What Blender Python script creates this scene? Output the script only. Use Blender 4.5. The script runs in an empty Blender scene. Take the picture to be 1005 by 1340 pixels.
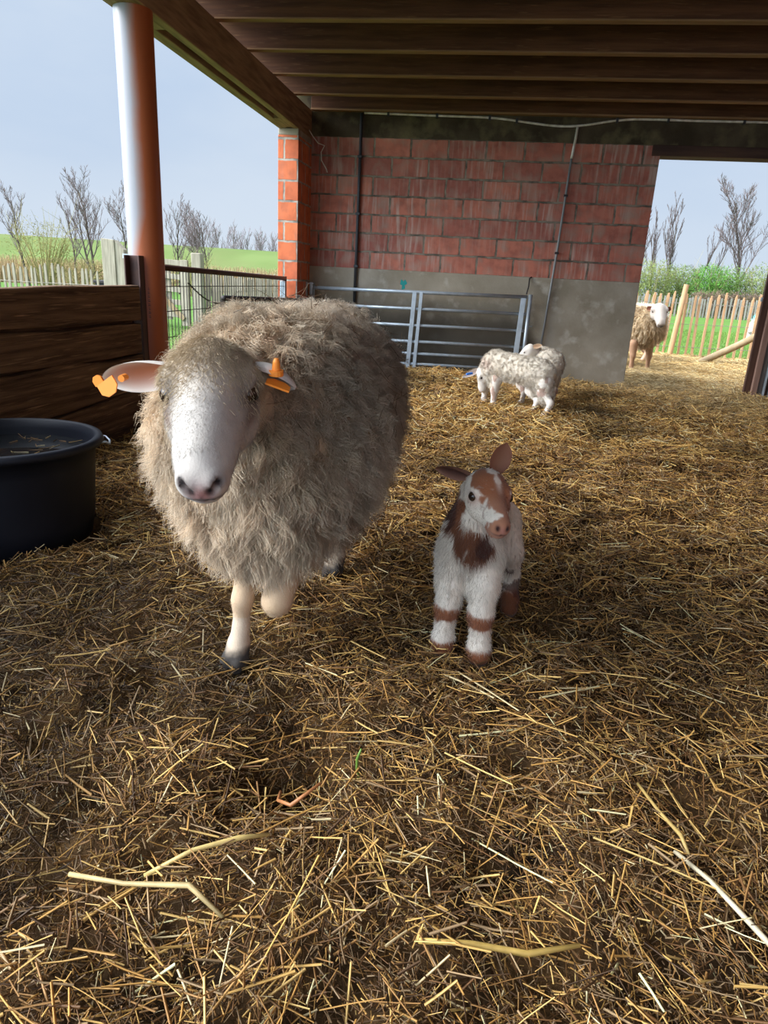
import bpy, bmesh, math, random
import numpy as np
from mathutils import Matrix, Vector
PI = math.pi
rng = np.random.default_rng(7)
random.seed(7)
scene = bpy.context.scene
COL = scene.collection

# ------------------------------------------------------------------ tagging
def tag(o, label=None, cat=None, group=None, kind=None):
    if label: o['label'] = label
    if cat: o['category'] = cat
    if group: o['group'] = group
    if kind: o['kind'] = kind
    return o

def thing(name, label, cat, loc=(0, 0, 0), group=None):
    o = bpy.data.objects.new(name, None)
    COL.objects.link(o)
    o.location = loc
    o.empty_display_size = .1
    return tag(o, label, cat, group)

def world_loc(o):
    v = Vector((0, 0, 0))
    while o is not None:
        v = v + o.location
        o = o.parent
    return v

def link_mesh(name, me, mat, parent=None, label=None, origin=None):
    o = bpy.data.objects.new(name, me)
    COL.objects.link(o)
    if mat is not None: me.materials.append(mat)
    if parent is not None: o.parent = parent
    if label: o['label'] = label
    return o

def raw_mesh(name, V, quads=None, tris=None, smooth=True, cols=None):
    """fast mesh from numpy arrays"""
    me = bpy.data.meshes.new(name)
    V = np.asarray(V, dtype=np.float32)
    fl, st, tot = [], [], 0
    if quads is not None and len(quads):
        q = np.asarray(quads, dtype=np.int32); fl.append(q.ravel())
        st.append(np.arange(len(q)) * 4); tot = len(q) * 4
    if tris is not None and len(tris):
        t = np.asarray(tris, dtype=np.int32); fl.append(t.ravel())
        st.append(tot + np.arange(len(t)) * 3)
    fl = np.concatenate(fl); st = np.concatenate(st).astype(np.int32)
    me.vertices.add(len(V)); me.vertices.foreach_set('co', V.ravel())
    me.loops.add(len(fl)); me.loops.foreach_set('vertex_index', fl)
    me.polygons.add(len(st)); me.polygons.foreach_set('loop_start', st)
    me.update(calc_edges=True)
    me.polygons.foreach_set('use_smooth', np.full(len(st), smooth, dtype=bool))
    if cols is not None:
        a = me.color_attributes.new('Col', 'FLOAT_COLOR', 'POINT')
        c = np.ones((len(V), 4), dtype=np.float32); c[:, :3] = cols
        a.data.foreach_set('color', c.ravel())
    me.validate()
    return me

class MB:
    """collects boxes / tubes / shapes of ONE part, in world coordinates"""
    def __init__(s): s.V = []; s.Q = []; s.T = []; s.n = 0
    def add(s, V, Q=(), T=()):
        V = np.asarray(V, float).reshape(-1, 3)
        if len(Q): s.Q.append(np.asarray(Q, int) + s.n)
        if len(T): s.T.append(np.asarray(T, int) + s.n)
        s.V.append(V); s.n += len(V)
        return s
    def box(s, lo, hi, rot=None, c=None):
        lo = np.array(lo, float); hi = np.array(hi, float)
        v = np.array([[(lo, hi)[(i >> k) & 1][k] for k in range(3)] for i in range(8)])
        if rot is not None:
            c = (lo + hi) / 2 if c is None else np.array(c)
            v = (v - c) @ np.array(rot).T + c
        return s.add(v, [(0, 2, 3, 1), (4, 5, 7, 6), (0, 1, 5, 4), (2, 6, 7, 3), (0, 4, 6, 2), (1, 3, 7, 5)])
    def bar(s, a, b, w, t, up=(0, 0, 1)):
        """rectangular bar from a to b: w across, t along 'up'"""
        a = np.array(a, float); b = np.array(b, float); d = b - a; L = np.linalg.norm(d); d /= L
        x = np.cross(d, up); x /= np.linalg.norm(x); y = np.cross(x, d)
        v = []
        for p in (a, b):
            for sx, sy in ((-1, -1), (1, -1), (1, 1), (-1, 1)):
                v.append(p + x * sx * w / 2 + y * sy * t / 2)
        return s.add(v, [(3, 2, 1, 0), (4, 5, 6, 7), (0, 1, 5, 4), (1, 2, 6, 5), (2, 3, 7, 6), (3, 0, 4, 7)])
    def tube(s, pts, r, n=10, cap=True):
        pts = np.array(pts, float); m = len(pts)
        r = np.full(m, r) if np.isscalar(r) else np.array(r, float)
        t = np.gradient(pts, axis=0); t /= np.linalg.norm(t, axis=1)[:, None] + 1e-9
        ref = np.array([0, 0, 1.]) if abs(t[0][2]) < .9 else np.array([1., 0, 0])
        x = np.cross(t[0], ref); x /= np.linalg.norm(x)
        an = np.arange(n) * 2 * PI / n; V = []
        for i in range(m):
            x = x - t[i] * np.dot(x, t[i]); x /= np.linalg.norm(x); y = np.cross(t[i], x)
            V.append(pts[i] + r[i] * (np.cos(an)[:, None] * x + np.sin(an)[:, None] * y))
        Q = []
        for i in range(m - 1):
            for j in range(n):
                k = (j + 1) % n
                Q.append((i * n + j, i * n + k, (i + 1) * n + k, (i + 1) * n + j))
        V = list(np.concatenate(V)); T = []
        if cap:
            V += [pts[0], pts[-1]]
            for j in range(n):
                k = (j + 1) % n
                T.append((m * n, k, j)); T.append((m * n + 1, (m - 1) * n + j, (m - 1) * n + k))
        return s.add(V, Q, T)
    def lathe(s, prof, c, n=40, sx=1., sy=1., rot=0., closed=False):
        """prof = [(r,z)...] turned round the z axis at c"""
        an = np.arange(n) * 2 * PI / n; V = []
        for r, z in prof:
            x = r * sx * np.cos(an); y = r * sy * np.sin(an)
            V.append(np.stack([c[0] + x * math.cos(rot) - y * math.sin(rot), c[1] + x * math.sin(rot) + y * math.cos(rot), np.full(n, c[2] + z)], 1))
        Q = [(i * n + j, i * n + (j + 1) % n, (i + 1) * n + (j + 1) % n, (i + 1) * n + j) for i in range(len(prof) - 1) for j in range(n)]
        return s.add(np.concatenate(V), Q)
    def disc(s, c, r, n=40, z=0.):
        an = np.arange(n) * 2 * PI / n
        V = np.stack([c[0] + r * np.cos(an), c[1] + r * np.sin(an), np.full(n, c[2] + z)], 1)
        V = np.vstack([V, [[c[0], c[1], c[2] + z]]])
        return s.add(V, (), [(n, j, (j + 1) % n) for j in range(n)])
    def build(s, name, mat, parent=None, label=None, smooth=False, bevel=0., kind=None, origin=None, autosmooth=None):
        V = np.concatenate(s.V)
        if parent is not None: off = np.array(world_loc(parent))
        elif origin is not None: off = np.array(origin, float)
        else:
            off = np.array([(V[:, 0].min() + V[:, 0].max()) / 2, (V[:, 1].min() + V[:, 1].max()) / 2, V[:, 2].min()])
        me = raw_mesh(name, V - off, np.concatenate(s.Q) if s.Q else None, np.concatenate(s.T) if s.T else None, smooth)
        o = link_mesh(name, me, mat, parent, label)
        if parent is None: o.location = off
        if autosmooth is not None:
            me.set_sharp_from_angle(angle=autosmooth)
        if bevel:
            m = o.modifiers.new('bevel', 'BEVEL'); m.width = bevel; m.segments = 2; m.limit_method = 'ANGLE'
        if kind: o['kind'] = kind
        return o

def rotz(a): return np.array([[math.cos(a), -math.sin(a), 0], [math.sin(a), math.cos(a), 0], [0, 0, 1.]])
def unit(v): v = np.array(v, float); return v / np.linalg.norm(v)

# ------------------------------------------------------------------ materials
def mat(name, base=(.5, .5, .5), rough=.7, spec=.3, metal=0., attr=False, second=None, scale=8., stretch=(1, 1, 1), detail=6., lo=.35, hi=.65,
        third=None, tscale=2., tlo=.5, thi=.7, bump=0., bscale=40., trans=0., sheen=0., spread=None):
    m = bpy.data.materials.new(name); m.use_nodes = True
    nt = m.node_tree; N = nt.nodes; L = nt.links
    b = N['Principled BSDF']
    b.inputs['Roughness'].default_value = rough
    b.inputs['Specular IOR Level'].default_value = spec
    b.inputs['Metallic'].default_value = metal
    b.inputs['Base Color'].default_value = (*base, 1)
    if sheen: b.inputs['Sheen Weight'].default_value = sheen
    tc = N.new('ShaderNodeTexCoord'); mp = N.new('ShaderNodeMapping'); mp.inputs['Scale'].default_value = stretch
    L.new(tc.outputs['Object'], mp.inputs['Vector'])
    out = None
    if attr:
        a = N.new('ShaderNodeAttribute'); a.attribute_name = 'Col'; out = a.outputs['Color']
    def noise(sc, det=6.):
        n = N.new('ShaderNodeTexNoise'); n.inputs['Scale'].default_value = sc; n.inputs['Detail'].default_value = det
        L.new(mp.outputs['Vector'], n.inputs['Vector']); return n.outputs['Fac']
    def mix(fac, lo, hi, a, c):
        r = N.new('ShaderNodeMapRange'); r.inputs['From Min'].default_value = lo; r.inputs['From Max'].default_value = hi
        L.new(fac, r.inputs['Value'])
        x = N.new('ShaderNodeMix'); x.data_type = 'RGBA'
        L.new(r.outputs['Result'], x.inputs['Factor'])
        if a is None: x.inputs[6].default_value = (*base, 1)
        else: L.new(a, x.inputs[6])
        x.inputs[7].default_value = (*c, 1)
        return x.outputs[2]
    if second is not None: out = mix(noise(scale, detail), lo, hi, out, second)
    if third is not None: out = mix(noise(tscale, 8.), tlo, thi, out, third)
    if out is not None: L.new(out, b.inputs['Base Color'])
    if bump:
        bn = N.new('ShaderNodeBump'); bn.inputs['Strength'].default_value = bump; bn.inputs['Distance'].default_value = .01
        L.new(noise(bscale, 8.), bn.inputs['Height']); L.new(bn.outputs['Normal'], b.inputs['Normal'])
    if trans:
        t = N.new('ShaderNodeBsdfTranslucent'); x = N.new('ShaderNodeMixShader'); x.inputs[0].default_value = trans
        if out is not None: L.new(out, t.inputs['Color'])
        else: t.inputs['Color'].default_value = (*base, 1)
        L.new(b.outputs[0], x.inputs[1]); L.new(t.outputs[0], x.inputs[2])
        L.new(x.outputs[0], N['Material Output'].inputs['Surface'])
    return m

M = {}
M['straw'] = mat('straw', attr=True, rough=.55, spec=.35, trans=.12)
M['bedding'] = mat('bedding', (.045, .026, .012), .95, .1, second=(.11, .062, .025), scale=18, third=(.014, .009, .005), tscale=5, bump=1., bscale=60)
M['yard'] = mat('yard', (.52, .38, .17), .95, .1, second=(.22, .15, .07), scale=9, bump=1., bscale=50)
M['lawn'] = mat('lawn', (.08, .165, .036), .95, .03, second=(.10, .185, .046), scale=1.2, third=(.075, .13, .034), tscale=.3, bump=.6, bscale=20)
M['dyke'] = mat('dyke', (.095, .14, .042), .95, .05, second=(.12, .165, .055), scale=.25, third=(.125, .14, .055), tscale=.08)
M['blade'] = mat('grass_blade', attr=True, rough=.6, spec=.2, trans=.3)
M['lit_edge'] = mat('lit_edge_wood', (.27, .155, .075), .8, .2, second=(.19, .105, .05), scale=4, stretch=(.6, 6, 9))  # lighter wood tone carrying the floor's bounce light on joist undersides
M['joist'] = mat('joist_wood', (.13, .054, .022), .75, .25, second=(.07, .028, .012), scale=3, stretch=(.6, 6, 9), third=(.20, .10, .045), tscale=9, tlo=.62, thi=.75, bump=.3, bscale=14)
M['beam'] = mat('beam_wood', (.30, .19, .105), .8, .2, second=(.17, .10, .055), scale=4, stretch=(7, .7, 7), bump=.3, bscale=12)
M['roof'] = mat('roof_board', (.10, .05, .025), .85, .2, second=(.05, .025, .012), scale=3, stretch=(6, .6, 6))
M['plank'] = mat('partition_wood', (.20, .118, .066), .8, .2, second=(.06, .033, .02), scale=4.5, stretch=(8, .4, 10), third=(.36, .22, .12), tscale=9, tlo=.55, thi=.72, bump=1., bscale=16)
M['conc'] = mat('concrete', (.36, .315, .245), .9, .15, second=(.24, .205, .15), scale=2.5, third=(.44, .40, .33), tscale=7, tlo=.55, thi=.75, bump=.25, bscale=40)
def darkened_plinth():
    # rendered concrete, darker low down behind the gate
    m = mat('darkened_concrete', (.36, .315, .245), .9, .15, second=(.24, .205, .15), scale=2.5, third=(.44, .40, .33), tscale=7, tlo=.55, thi=.75, bump=.25, bscale=40)
    nt = m.node_tree; N = nt.nodes; L = nt.links; b = N['Principled BSDF']; src = b.inputs['Base Color'].links[0].from_socket
    tc = N.new('ShaderNodeTexCoord'); sp = N.new('ShaderNodeSeparateXYZ'); L.new(tc.outputs['Object'], sp.inputs[0])
    ns = N.new('ShaderNodeTexNoise'); ns.inputs['Scale'].default_value = 2.6; ns.inputs['Detail'].default_value = 8; L.new(tc.outputs['Object'], ns.inputs['Vector'])
    def ramp(sock, lo, hi):
        a = N.new('ShaderNodeMath'); a.operation = 'MULTIPLY_ADD'; a.inputs[1].default_value = .35; L.new(ns.outputs['Fac'], a.inputs[0]); L.new(sock, a.inputs[2])
        r = N.new('ShaderNodeMapRange'); r.interpolation_type = 'SMOOTHSTEP'; r.inputs['From Min'].default_value = lo; r.inputs['From Max'].default_value = hi; L.new(a.outputs[0], r.inputs['Value']); r.inputs['To Min'].default_value = 1.; r.inputs['To Max'].default_value = 0.; return r.outputs[0]
    f = N.new('ShaderNodeMath'); f.operation = 'MULTIPLY'; L.new(ramp(sp.outputs['Z'], .85, 1.28), f.inputs[0]); L.new(ramp(sp.outputs['X'], .95, 1.12), f.inputs[1])
    g = N.new('ShaderNodeMath'); g.operation = 'MULTIPLY'; g.inputs[1].default_value = .88; L.new(f.outputs[0], g.inputs[0])
    x = N.new('ShaderNodeMix'); x.data_type = 'RGBA'; L.new(g.outputs[0], x.inputs['Factor']); L.new(src, x.inputs[6]); x.inputs[7].default_value = (.035, .028, .02, 1)
    L.new(x.outputs[2], b.inputs['Base Color']); return m
M['plinth'] = darkened_plinth()
M['conc_dark'] = mat('mossy_concrete', (.085, .066, .042), .95, .1, second=(.045, .034, .022), scale=4, third=(.13, .11, .06), tscale=6, bump=.4, bscale=30)
M['lintel'] = mat('lintel_wood', (.09, .05, .035), .85, .15, second=(.05, .03, .025), scale=3, stretch=(.6, 6, 6))
M['galv'] = mat('galvanised', (.46, .52, .57), .42, .5, .45, second=(.36, .41, .45), scale=12)
M['steel_brown'] = mat('brown_steel', (.075, .032, .022), .5, .4, .2, second=(.045, .022, .018), scale=10)
M['steel_dark'] = mat('dark_steel', (.035, .03, .03), .5, .4, .4)
M['pipe_black'] = mat('black_conduit', (.03, .032, .036), .45, .4)
M['pipe_grey'] = mat('grey_conduit', (.23, .24, .24), .6, .3)
M['pipe_white'] = mat('white_cable', (.72, .69, .62), .6, .3, second=(.46, .42, .34), scale=14)
M['tub'] = mat('black_rubber', (.005, .006, .010), .5, .22, second=(.009, .010, .015), scale=5)
M['water'] = mat('tub_water', (.012, .013, .014), .04, .6)
M['orange'] = mat('orange_plastic', (.85, .26, .03), .45, .4)
M['blue'] = mat('blue_plastic', (.03, .16, .55), .45, .4)
M['weathered'] = mat('weathered_wood', (.36, .32, .25), .9, .1, second=(.24, .21, .16), scale=5, stretch=(6, 6, .6))
M['chestnut'] = mat('chestnut_paling', (.47, .30, .165), .8, .2, second=(.40, .235, .12), scale=6, stretch=(5, 5, .5), third=(.24, .15, .085), tscale=8, tlo=.62, thi=.75)
M['greypale'] = mat('grey_paling', (.27, .25, .22), .9, .1, second=(.20, .185, .16), scale=5)
M['prop'] = mat('prop_pole', (.33, .25, .15), .85, .2, second=(.22, .16, .09), scale=6, stretch=(1, 1, 1))
M['door_a'] = mat('door_jamb_brown', (.11, .055, .035), .75, .2, second=(.07, .035, .025), scale=4, stretch=(7, 7, .6))
M['door_b'] = mat('door_board_pink', (.34, .21, .155), .8, .2, second=(.26, .15, .11), scale=4, stretch=(7, 7, .6))
M['door_c'] = mat('door_board_grey', (.13, .105, .085), .85, .2, second=(.09, .07, .06), scale=4, stretch=(7, 7, .6))
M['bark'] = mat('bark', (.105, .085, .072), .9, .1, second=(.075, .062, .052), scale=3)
M['twig'] = mat('twig', (.135, .105, .10), .9, .1)
M['twig_green'] = mat('twig_green', (.26, .23, .10), .9, .1)
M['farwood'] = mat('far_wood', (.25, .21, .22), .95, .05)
M['leaf'] = mat('leaf', attr=True, rough=.6, spec=.2, trans=.35)
M['wire'] = mat('fence_wire', (.25, .22, .19), .6, .3, .5)
M['coat'] = mat('coat', attr=True, rough=.85, spec=.12, bump=.12, bscale=220, sheen=.15)
M['wool'] = mat('wool', attr=True, rough=.9, spec=.08, trans=.34)
M['hoof'] = mat('hoof', (.06, .05, .045), .6, .3)
M['eye'] = mat('eye_ball', (.018, .011, .008), .12, .5)
M['iris'] = mat('eye_iris', (.035, .018, .009), .2, .5)
M['skin'] = mat('ear_skin', attr=True, rough=.6, spec=.2, trans=.25)

def brick_material(name, bw, bh, dims_axis='XZ', pale=.8, c1=(.47, .165, .11), c2=(.30, .105, .08), mortar=(.24, .20, .155)):
    m = bpy.data.materials.new(name); m.use_nodes = True
    nt = m.node_tree; N = nt.nodes; L = nt.links; b = N['Principled BSDF']
    b.inputs['Roughness'].default_value = .85; b.inputs['Specular IOR Level'].default_value = .2
    tc = N.new('ShaderNodeTexCoord'); sp = N.new('ShaderNodeSeparateXYZ'); cb = N.new('ShaderNodeCombineXYZ')
    L.new(tc.outputs['Object'], sp.inputs[0])
    if dims_axis == 'XZ': L.new(sp.outputs['X'], cb.inputs['X'])
    else:
        ad = N.new('ShaderNodeMath'); L.new(sp.outputs['X'], ad.inputs[0]); L.new(sp.outputs['Y'], ad.inputs[1]); L.new(ad.outputs[0], cb.inputs['X'])
    L.new(sp.outputs['Z'], cb.inputs['Y'])
    # irregular joints
    wn = N.new('ShaderNodeTexNoise'); wn.inputs['Scale'].default_value = 14; L.new(cb.outputs[0], wn.inputs['Vector'])
    wv = N.new('ShaderNodeVectorMath'); wv.operation = 'MULTIPLY_ADD'; wv.inputs[1].default_value = (.02, .02, 0)
    L.new(wn.outputs['Color'], wv.inputs[0]); L.new(cb.outputs[0], wv.inputs[2])
    br = N.new('ShaderNodeTexBrick'); br.offset = .5
    br.inputs['Color1'].default_value = (0, 0, 0, 1); br.inputs['Color2'].default_value = (1, 1, 1, 1); br.inputs['Mortar'].default_value = (.5, .5, .5, 1)
    br.inputs['Scale'].default_value = 1; br.inputs['Mortar Size'].default_value = .011; br.inputs['Mortar Smooth'].default_value = .25
    br.inputs['Brick Width'].default_value = bw; br.inputs['Row Height'].default_value = bh
    L.new(wv.outputs[0], br.inputs['Vector'])
    def mix(f, a, c):
        x = N.new('ShaderNodeMix'); x.data_type = 'RGBA'
        if hasattr(f, 'links') or hasattr(f, 'is_output'): L.new(f, x.inputs['Factor'])
        else: x.inputs['Factor'].default_value = f
        for k, v in ((6, a), (7, c)):
            if isinstance(v, tuple): x.inputs[k].default_value = (*v, 1)
            else: L.new(v, x.inputs[k])
        return x.outputs[2]
    def rng_(s, lo, hi, to=1.):
        r = N.new('ShaderNodeMapRange'); r.inputs['From Min'].default_value = lo; r.inputs['From Max'].default_value = hi; r.inputs['To Max'].default_value = to
        L.new(s, r.inputs['Value']); return r.outputs['Result']
    def noise(sc, st=(1, 1, 1), det=8.):
        mp = N.new('ShaderNodeMapping'); mp.inputs['Scale'].default_value = st; L.new(cb.outputs[0], mp.inputs['Vector'])
        n = N.new('ShaderNodeTexNoise'); n.inputs['Scale'].default_value = sc; n.inputs['Detail'].default_value = det
        L.new(mp.outputs[0], n.inputs['Vector']); return n.outputs['Fac']
    col = mix(br.outputs['Color'], c1, c2)
    col = mix(rng_(noise(10), .42, .7, .6), col, (c2[0] * .6, c2[1] * .6, c2[2] * .6))
    # lime bloom: pale vertical streaks, and blotches
    mul = N.new('ShaderNodeMath'); mul.operation = 'MULTIPLY'
    L.new(rng_(noise(3, (9, .8, 1)), .48, .72), mul.inputs[0]); L.new(rng_(noise(1.3), .38, .62, pale), mul.inputs[1])
    col = mix(mul.outputs[0], col, (.50, .42, .36))
    mul2 = N.new('ShaderNodeMath'); mul2.operation = 'MULTIPLY'
    L.new(rng_(noise(5), .5, .75), mul2.inputs[0]); mul2.inputs[1].default_value = pale * .8
    col = mix(mul2.outputs[0], col, (.40, .30, .24))
    col = mix(br.outputs['Fac'], col, mix(rng_(noise(9), .4, .65), mortar, (mortar[0] * .4, mortar[1] * .4, mortar[2] * .4)))
    L.new(col, b.inputs['Base Color'])
    inv = N.new('ShaderNodeMath'); inv.operation = 'MULTIPLY_ADD'; inv.inputs[1].default_value = -1.; 
    L.new(br.outputs['Fac'], inv.inputs[0])
    L.new(rng_(noise(40), 0, 1, .35), inv.inputs[2])
    bp = N.new('ShaderNodeBump'); bp.inputs['Strength'].default_value = .8; bp.inputs['Distance'].default_value = .008
    L.new(inv.outputs[0], bp.inputs['Height']); L.new(bp.outputs['Normal'], b.inputs['Normal'])
    return m
M['brick'] = brick_material('hollow_block_wall', .387, .186)
M['brick_pillar'] = brick_material('orange_brick', .28, .19, 'XY', pale=.12, c1=(.62, .17, .07), c2=(.52, .13, .06), mortar=(.42, .36, .30))
M['block_wall'] = brick_material('side_block_wall', .387, .186, 'XY')

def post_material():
    """PVC sleeve pale grey on the outer side, orange-brown on the inner side and low down"""
    m = bpy.data.materials.new('two_tone_pvc'); m.use_nodes = True
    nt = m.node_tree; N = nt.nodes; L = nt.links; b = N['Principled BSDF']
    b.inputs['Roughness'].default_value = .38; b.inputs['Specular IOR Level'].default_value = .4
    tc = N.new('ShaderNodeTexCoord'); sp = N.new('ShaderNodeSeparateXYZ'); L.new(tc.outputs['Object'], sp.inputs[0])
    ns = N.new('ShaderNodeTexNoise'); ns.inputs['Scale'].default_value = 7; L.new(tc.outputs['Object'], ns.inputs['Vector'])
    # u: from the outer (-x) side to the inner side; lower end browner
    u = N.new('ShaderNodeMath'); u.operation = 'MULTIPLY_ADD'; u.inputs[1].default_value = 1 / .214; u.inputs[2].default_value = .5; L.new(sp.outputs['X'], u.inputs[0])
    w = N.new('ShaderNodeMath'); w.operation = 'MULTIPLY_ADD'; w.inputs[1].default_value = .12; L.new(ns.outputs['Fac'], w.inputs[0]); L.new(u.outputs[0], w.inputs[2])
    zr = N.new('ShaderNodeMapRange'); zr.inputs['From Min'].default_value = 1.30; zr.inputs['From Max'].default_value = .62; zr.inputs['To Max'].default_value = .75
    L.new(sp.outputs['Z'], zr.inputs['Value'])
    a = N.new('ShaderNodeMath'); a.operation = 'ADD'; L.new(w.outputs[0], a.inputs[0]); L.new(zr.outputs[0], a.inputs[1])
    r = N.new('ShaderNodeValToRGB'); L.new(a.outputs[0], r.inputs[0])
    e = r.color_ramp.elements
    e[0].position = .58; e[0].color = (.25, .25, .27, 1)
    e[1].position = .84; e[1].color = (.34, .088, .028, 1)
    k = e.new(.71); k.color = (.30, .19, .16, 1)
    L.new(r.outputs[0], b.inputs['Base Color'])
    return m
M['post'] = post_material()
# ------------------------------------------------------------------ noise and ground
def _hash(i, j, k, seed):
    h = (i * 374761393 + j * 668265263 + k * 2147483647 + seed * 1274126177) & 0xffffffff
    h = ((h ^ (h >> 13)) * 1274126177) & 0xffffffff
    return ((h ^ (h >> 16)) & 0xffff) / 65535.0
def vnoise(P, sc, seed=0):
    P = np.asarray(P, float) * sc
    if P.shape[1] == 2: P = np.c_[P, np.zeros(len(P))]
    I = np.floor(P).astype(np.int64); F = P - I; F = F * F * (3 - 2 * F); out = 0
    for a in (0, 1):
        for b in (0, 1):
            for c in (0, 1):
                w = (F[:, 0] if a else 1 - F[:, 0]) * (F[:, 1] if b else 1 - F[:, 1]) * (F[:, 2] if c else 1 - F[:, 2])
                out = out + w * _hash(I[:, 0] + a, I[:, 1] + b, I[:, 2] + c, seed)
    return out
def fbm(P, sc, seed=0, o=3):
    return sum(vnoise(P, sc * 2 ** k, seed + k) * .5 ** k for k in range(o)) / sum(.5 ** k for k in range(o))
def sstep(x, a, b):
    t = np.clip((x - a) / (b - a), 0, 1); return t * t * (3 - 2 * t)

PITS = [(-.33, 1.17, .085, .075), (.28, 2.02, .13, .07), (-.05, 2.2, .12, .06), (-.93, 1.62, .06, .05), (-.78, 1.42, .05, .045), (.52, 1.22, .10, .06),
        (.75, 1.05, .11, .06), (.1, 1.02, .07, .045), (.42, 2.7, .12, .05), (1.0, 2.0, .12, .05), (.33, 3.7, .14, .05), (.9, 3.2, .12, .05), (-.1, 3.1, .12, .05),
        (1.3, 4.2, .2, .06), (.8, 5.0, .2, .05), (1.7, 5.6, .2, .06), (.62, 1.6, .1, .05), (-.9, 1.15, .07, .05), (.15, 1.32, .06, .04), (1.6, 2.9, .16, .05), (-.7, 1.0, .05, .04)]
MOUNDS = [(-.55, 7.2, .55, .09), (.45, 7.55, .5, .05), (1.2, 6.6, .35, .05), (2.1, 8.6, .5, .05), (0.25, 3.4, .3, .03), (-1.4, 3.4, .3, .04), (-.95, 2.15, .2, .03)]
FLATS = [(-.59, 1.57), (-.47, 2.2), (-.052, 1.766), (.051, 1.735), (.147, 2.048), (.05, 2.08)]
def ground(x, y):
    P = np.c_[np.ravel(x), np.ravel(y)]
    h = .055 * (fbm(P, 1.6, 3) - .5) + .075 * (fbm(P, 5.5, 9) - .5) + .04 * (vnoise(P, 17, 21) - .5)
    for a, b, r, d in PITS: h -= 1.35 * d * np.exp(-((P[:, 0] - a) ** 2 + (P[:, 1] - b) ** 2) / r ** 2)
    for a, b, r, d in MOUNDS: h += d * np.exp(-((P[:, 0] - a) ** 2 + (P[:, 1] - b) ** 2) / r ** 2)
    for a, b in FLATS:
        w = np.exp(-((P[:, 0] - a) ** 2 + (P[:, 1] - b) ** 2) / .06 ** 2); h = h * (1 - w) - .016 * w
    return h.reshape(np.shape(x))

def grid_mesh(name, x0, x1, y0, y1, step, mat_, fn, zoff=0., kind='structure'):
    xs = np.arange(x0, x1 + 1e-6, step); ys = np.arange(y0, y1 + 1e-6, step)
    X, Y = np.meshgrid(xs, ys); Zv = fn(X, Y) + zoff
    nx = len(xs); i = np.arange(len(ys) - 1)[:, None] * nx + np.arange(nx - 1)[None]
    Q = np.stack([i, i + 1, i + nx + 1, i + nx], -1).reshape(-1, 4)
    me = raw_mesh(name, np.c_[X.ravel(), Y.ravel(), Zv.ravel()], Q, None, True)
    o = link_mesh(name, me, mat_); o['kind'] = kind
    return o
grid_mesh('floor', -2.6, 4.4, -1.2, 8.2, .035, M['bedding'], ground, -.02)
grid_mesh('ground_yard', .6, 9., 8.1, 12.9, .06, M['yard'], ground, -.02)

# ------------------------------------------------------------------ strands (straw, wool, fur, blades)
def strands(P, D, Lh, W, cols, segs=2, bend=0., droop=0., curl=None, sides=3, taper=.5, flat=1., bend_dir=None, tipcol=None, locks=0):
    """P roots, D unit directions, Lh lengths, W half widths -> vertices, quads, colours of thin prisms"""
    n = len(P); D = D / (np.linalg.norm(D, axis=1)[:, None] + 1e-9)
    ref = rng.normal(size=(n, 3)); A = np.cross(D, ref); A /= np.linalg.norm(A, axis=1)[:, None] + 1e-9; B = np.cross(D, A)
    bd = (A * np.cos(1) + B * np.sin(1)) if bend_dir is None else bend_dir
    bend = np.broadcast_to(bend, (n,)); V = []; C = []
    ph = rng.uniform(0, 6.28, n)
    CA, CB = A, B
    if locks:      # every 'locks' strands share one wave
        sh = lambda a: np.repeat(a[::locks], locks, 0)[:n]
        ph = sh(ph) + rng.normal(0, .35, n); CA = sh(A); CB = sh(B)
    an = np.arange(sides) * 2 * PI / sides
    for k in range(segs + 1):
        t = k / segs
        c = P + D * (Lh * t)[:, None] + bd * (bend * Lh * t * t)[:, None]
        c[:, 2] -= droop * Lh * t * t
        if curl is not None:
            amp, fr = curl
            c = c + (CA * np.sin(ph + t * fr)[:, None] + CB * np.cos(ph + t * fr)[:, None]) * (amp * Lh * min(1, t * 2))[:, None]
        w = W * (1 - (1 - taper) * t)
        for a in an:
            V.append(c + A * (w * math.cos(a))[:, None] + B * (w * math.sin(a) * flat)[:, None])
        cc = cols if tipcol is None else cols * (1 - t) + tipcol * t
        for a in an: C.append(cc)
    R = (segs + 1) * sides
    V = np.stack(V, 1).reshape(-1, 3); C = np.stack(C, 1).reshape(-1, 3)
    q = [(k * sides + j, k * sides + (j + 1) % sides, (k + 1) * sides + (j + 1) % sides, (k + 1) * sides + j) for k in range(segs) for j in range(sides)]
    Q = (np.arange(n)[:, None, None] * R + np.array(q)[None]).reshape(-1, 4)
    return V, Q, C

def join(parts):
    V, Q, C, n = [], [], [], 0
    for v, q, c in parts:
        V.append(v); Q.append(q + n); C.append(c); n += len(v)
    return np.concatenate(V), np.concatenate(Q), np.concatenate(C)

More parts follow.
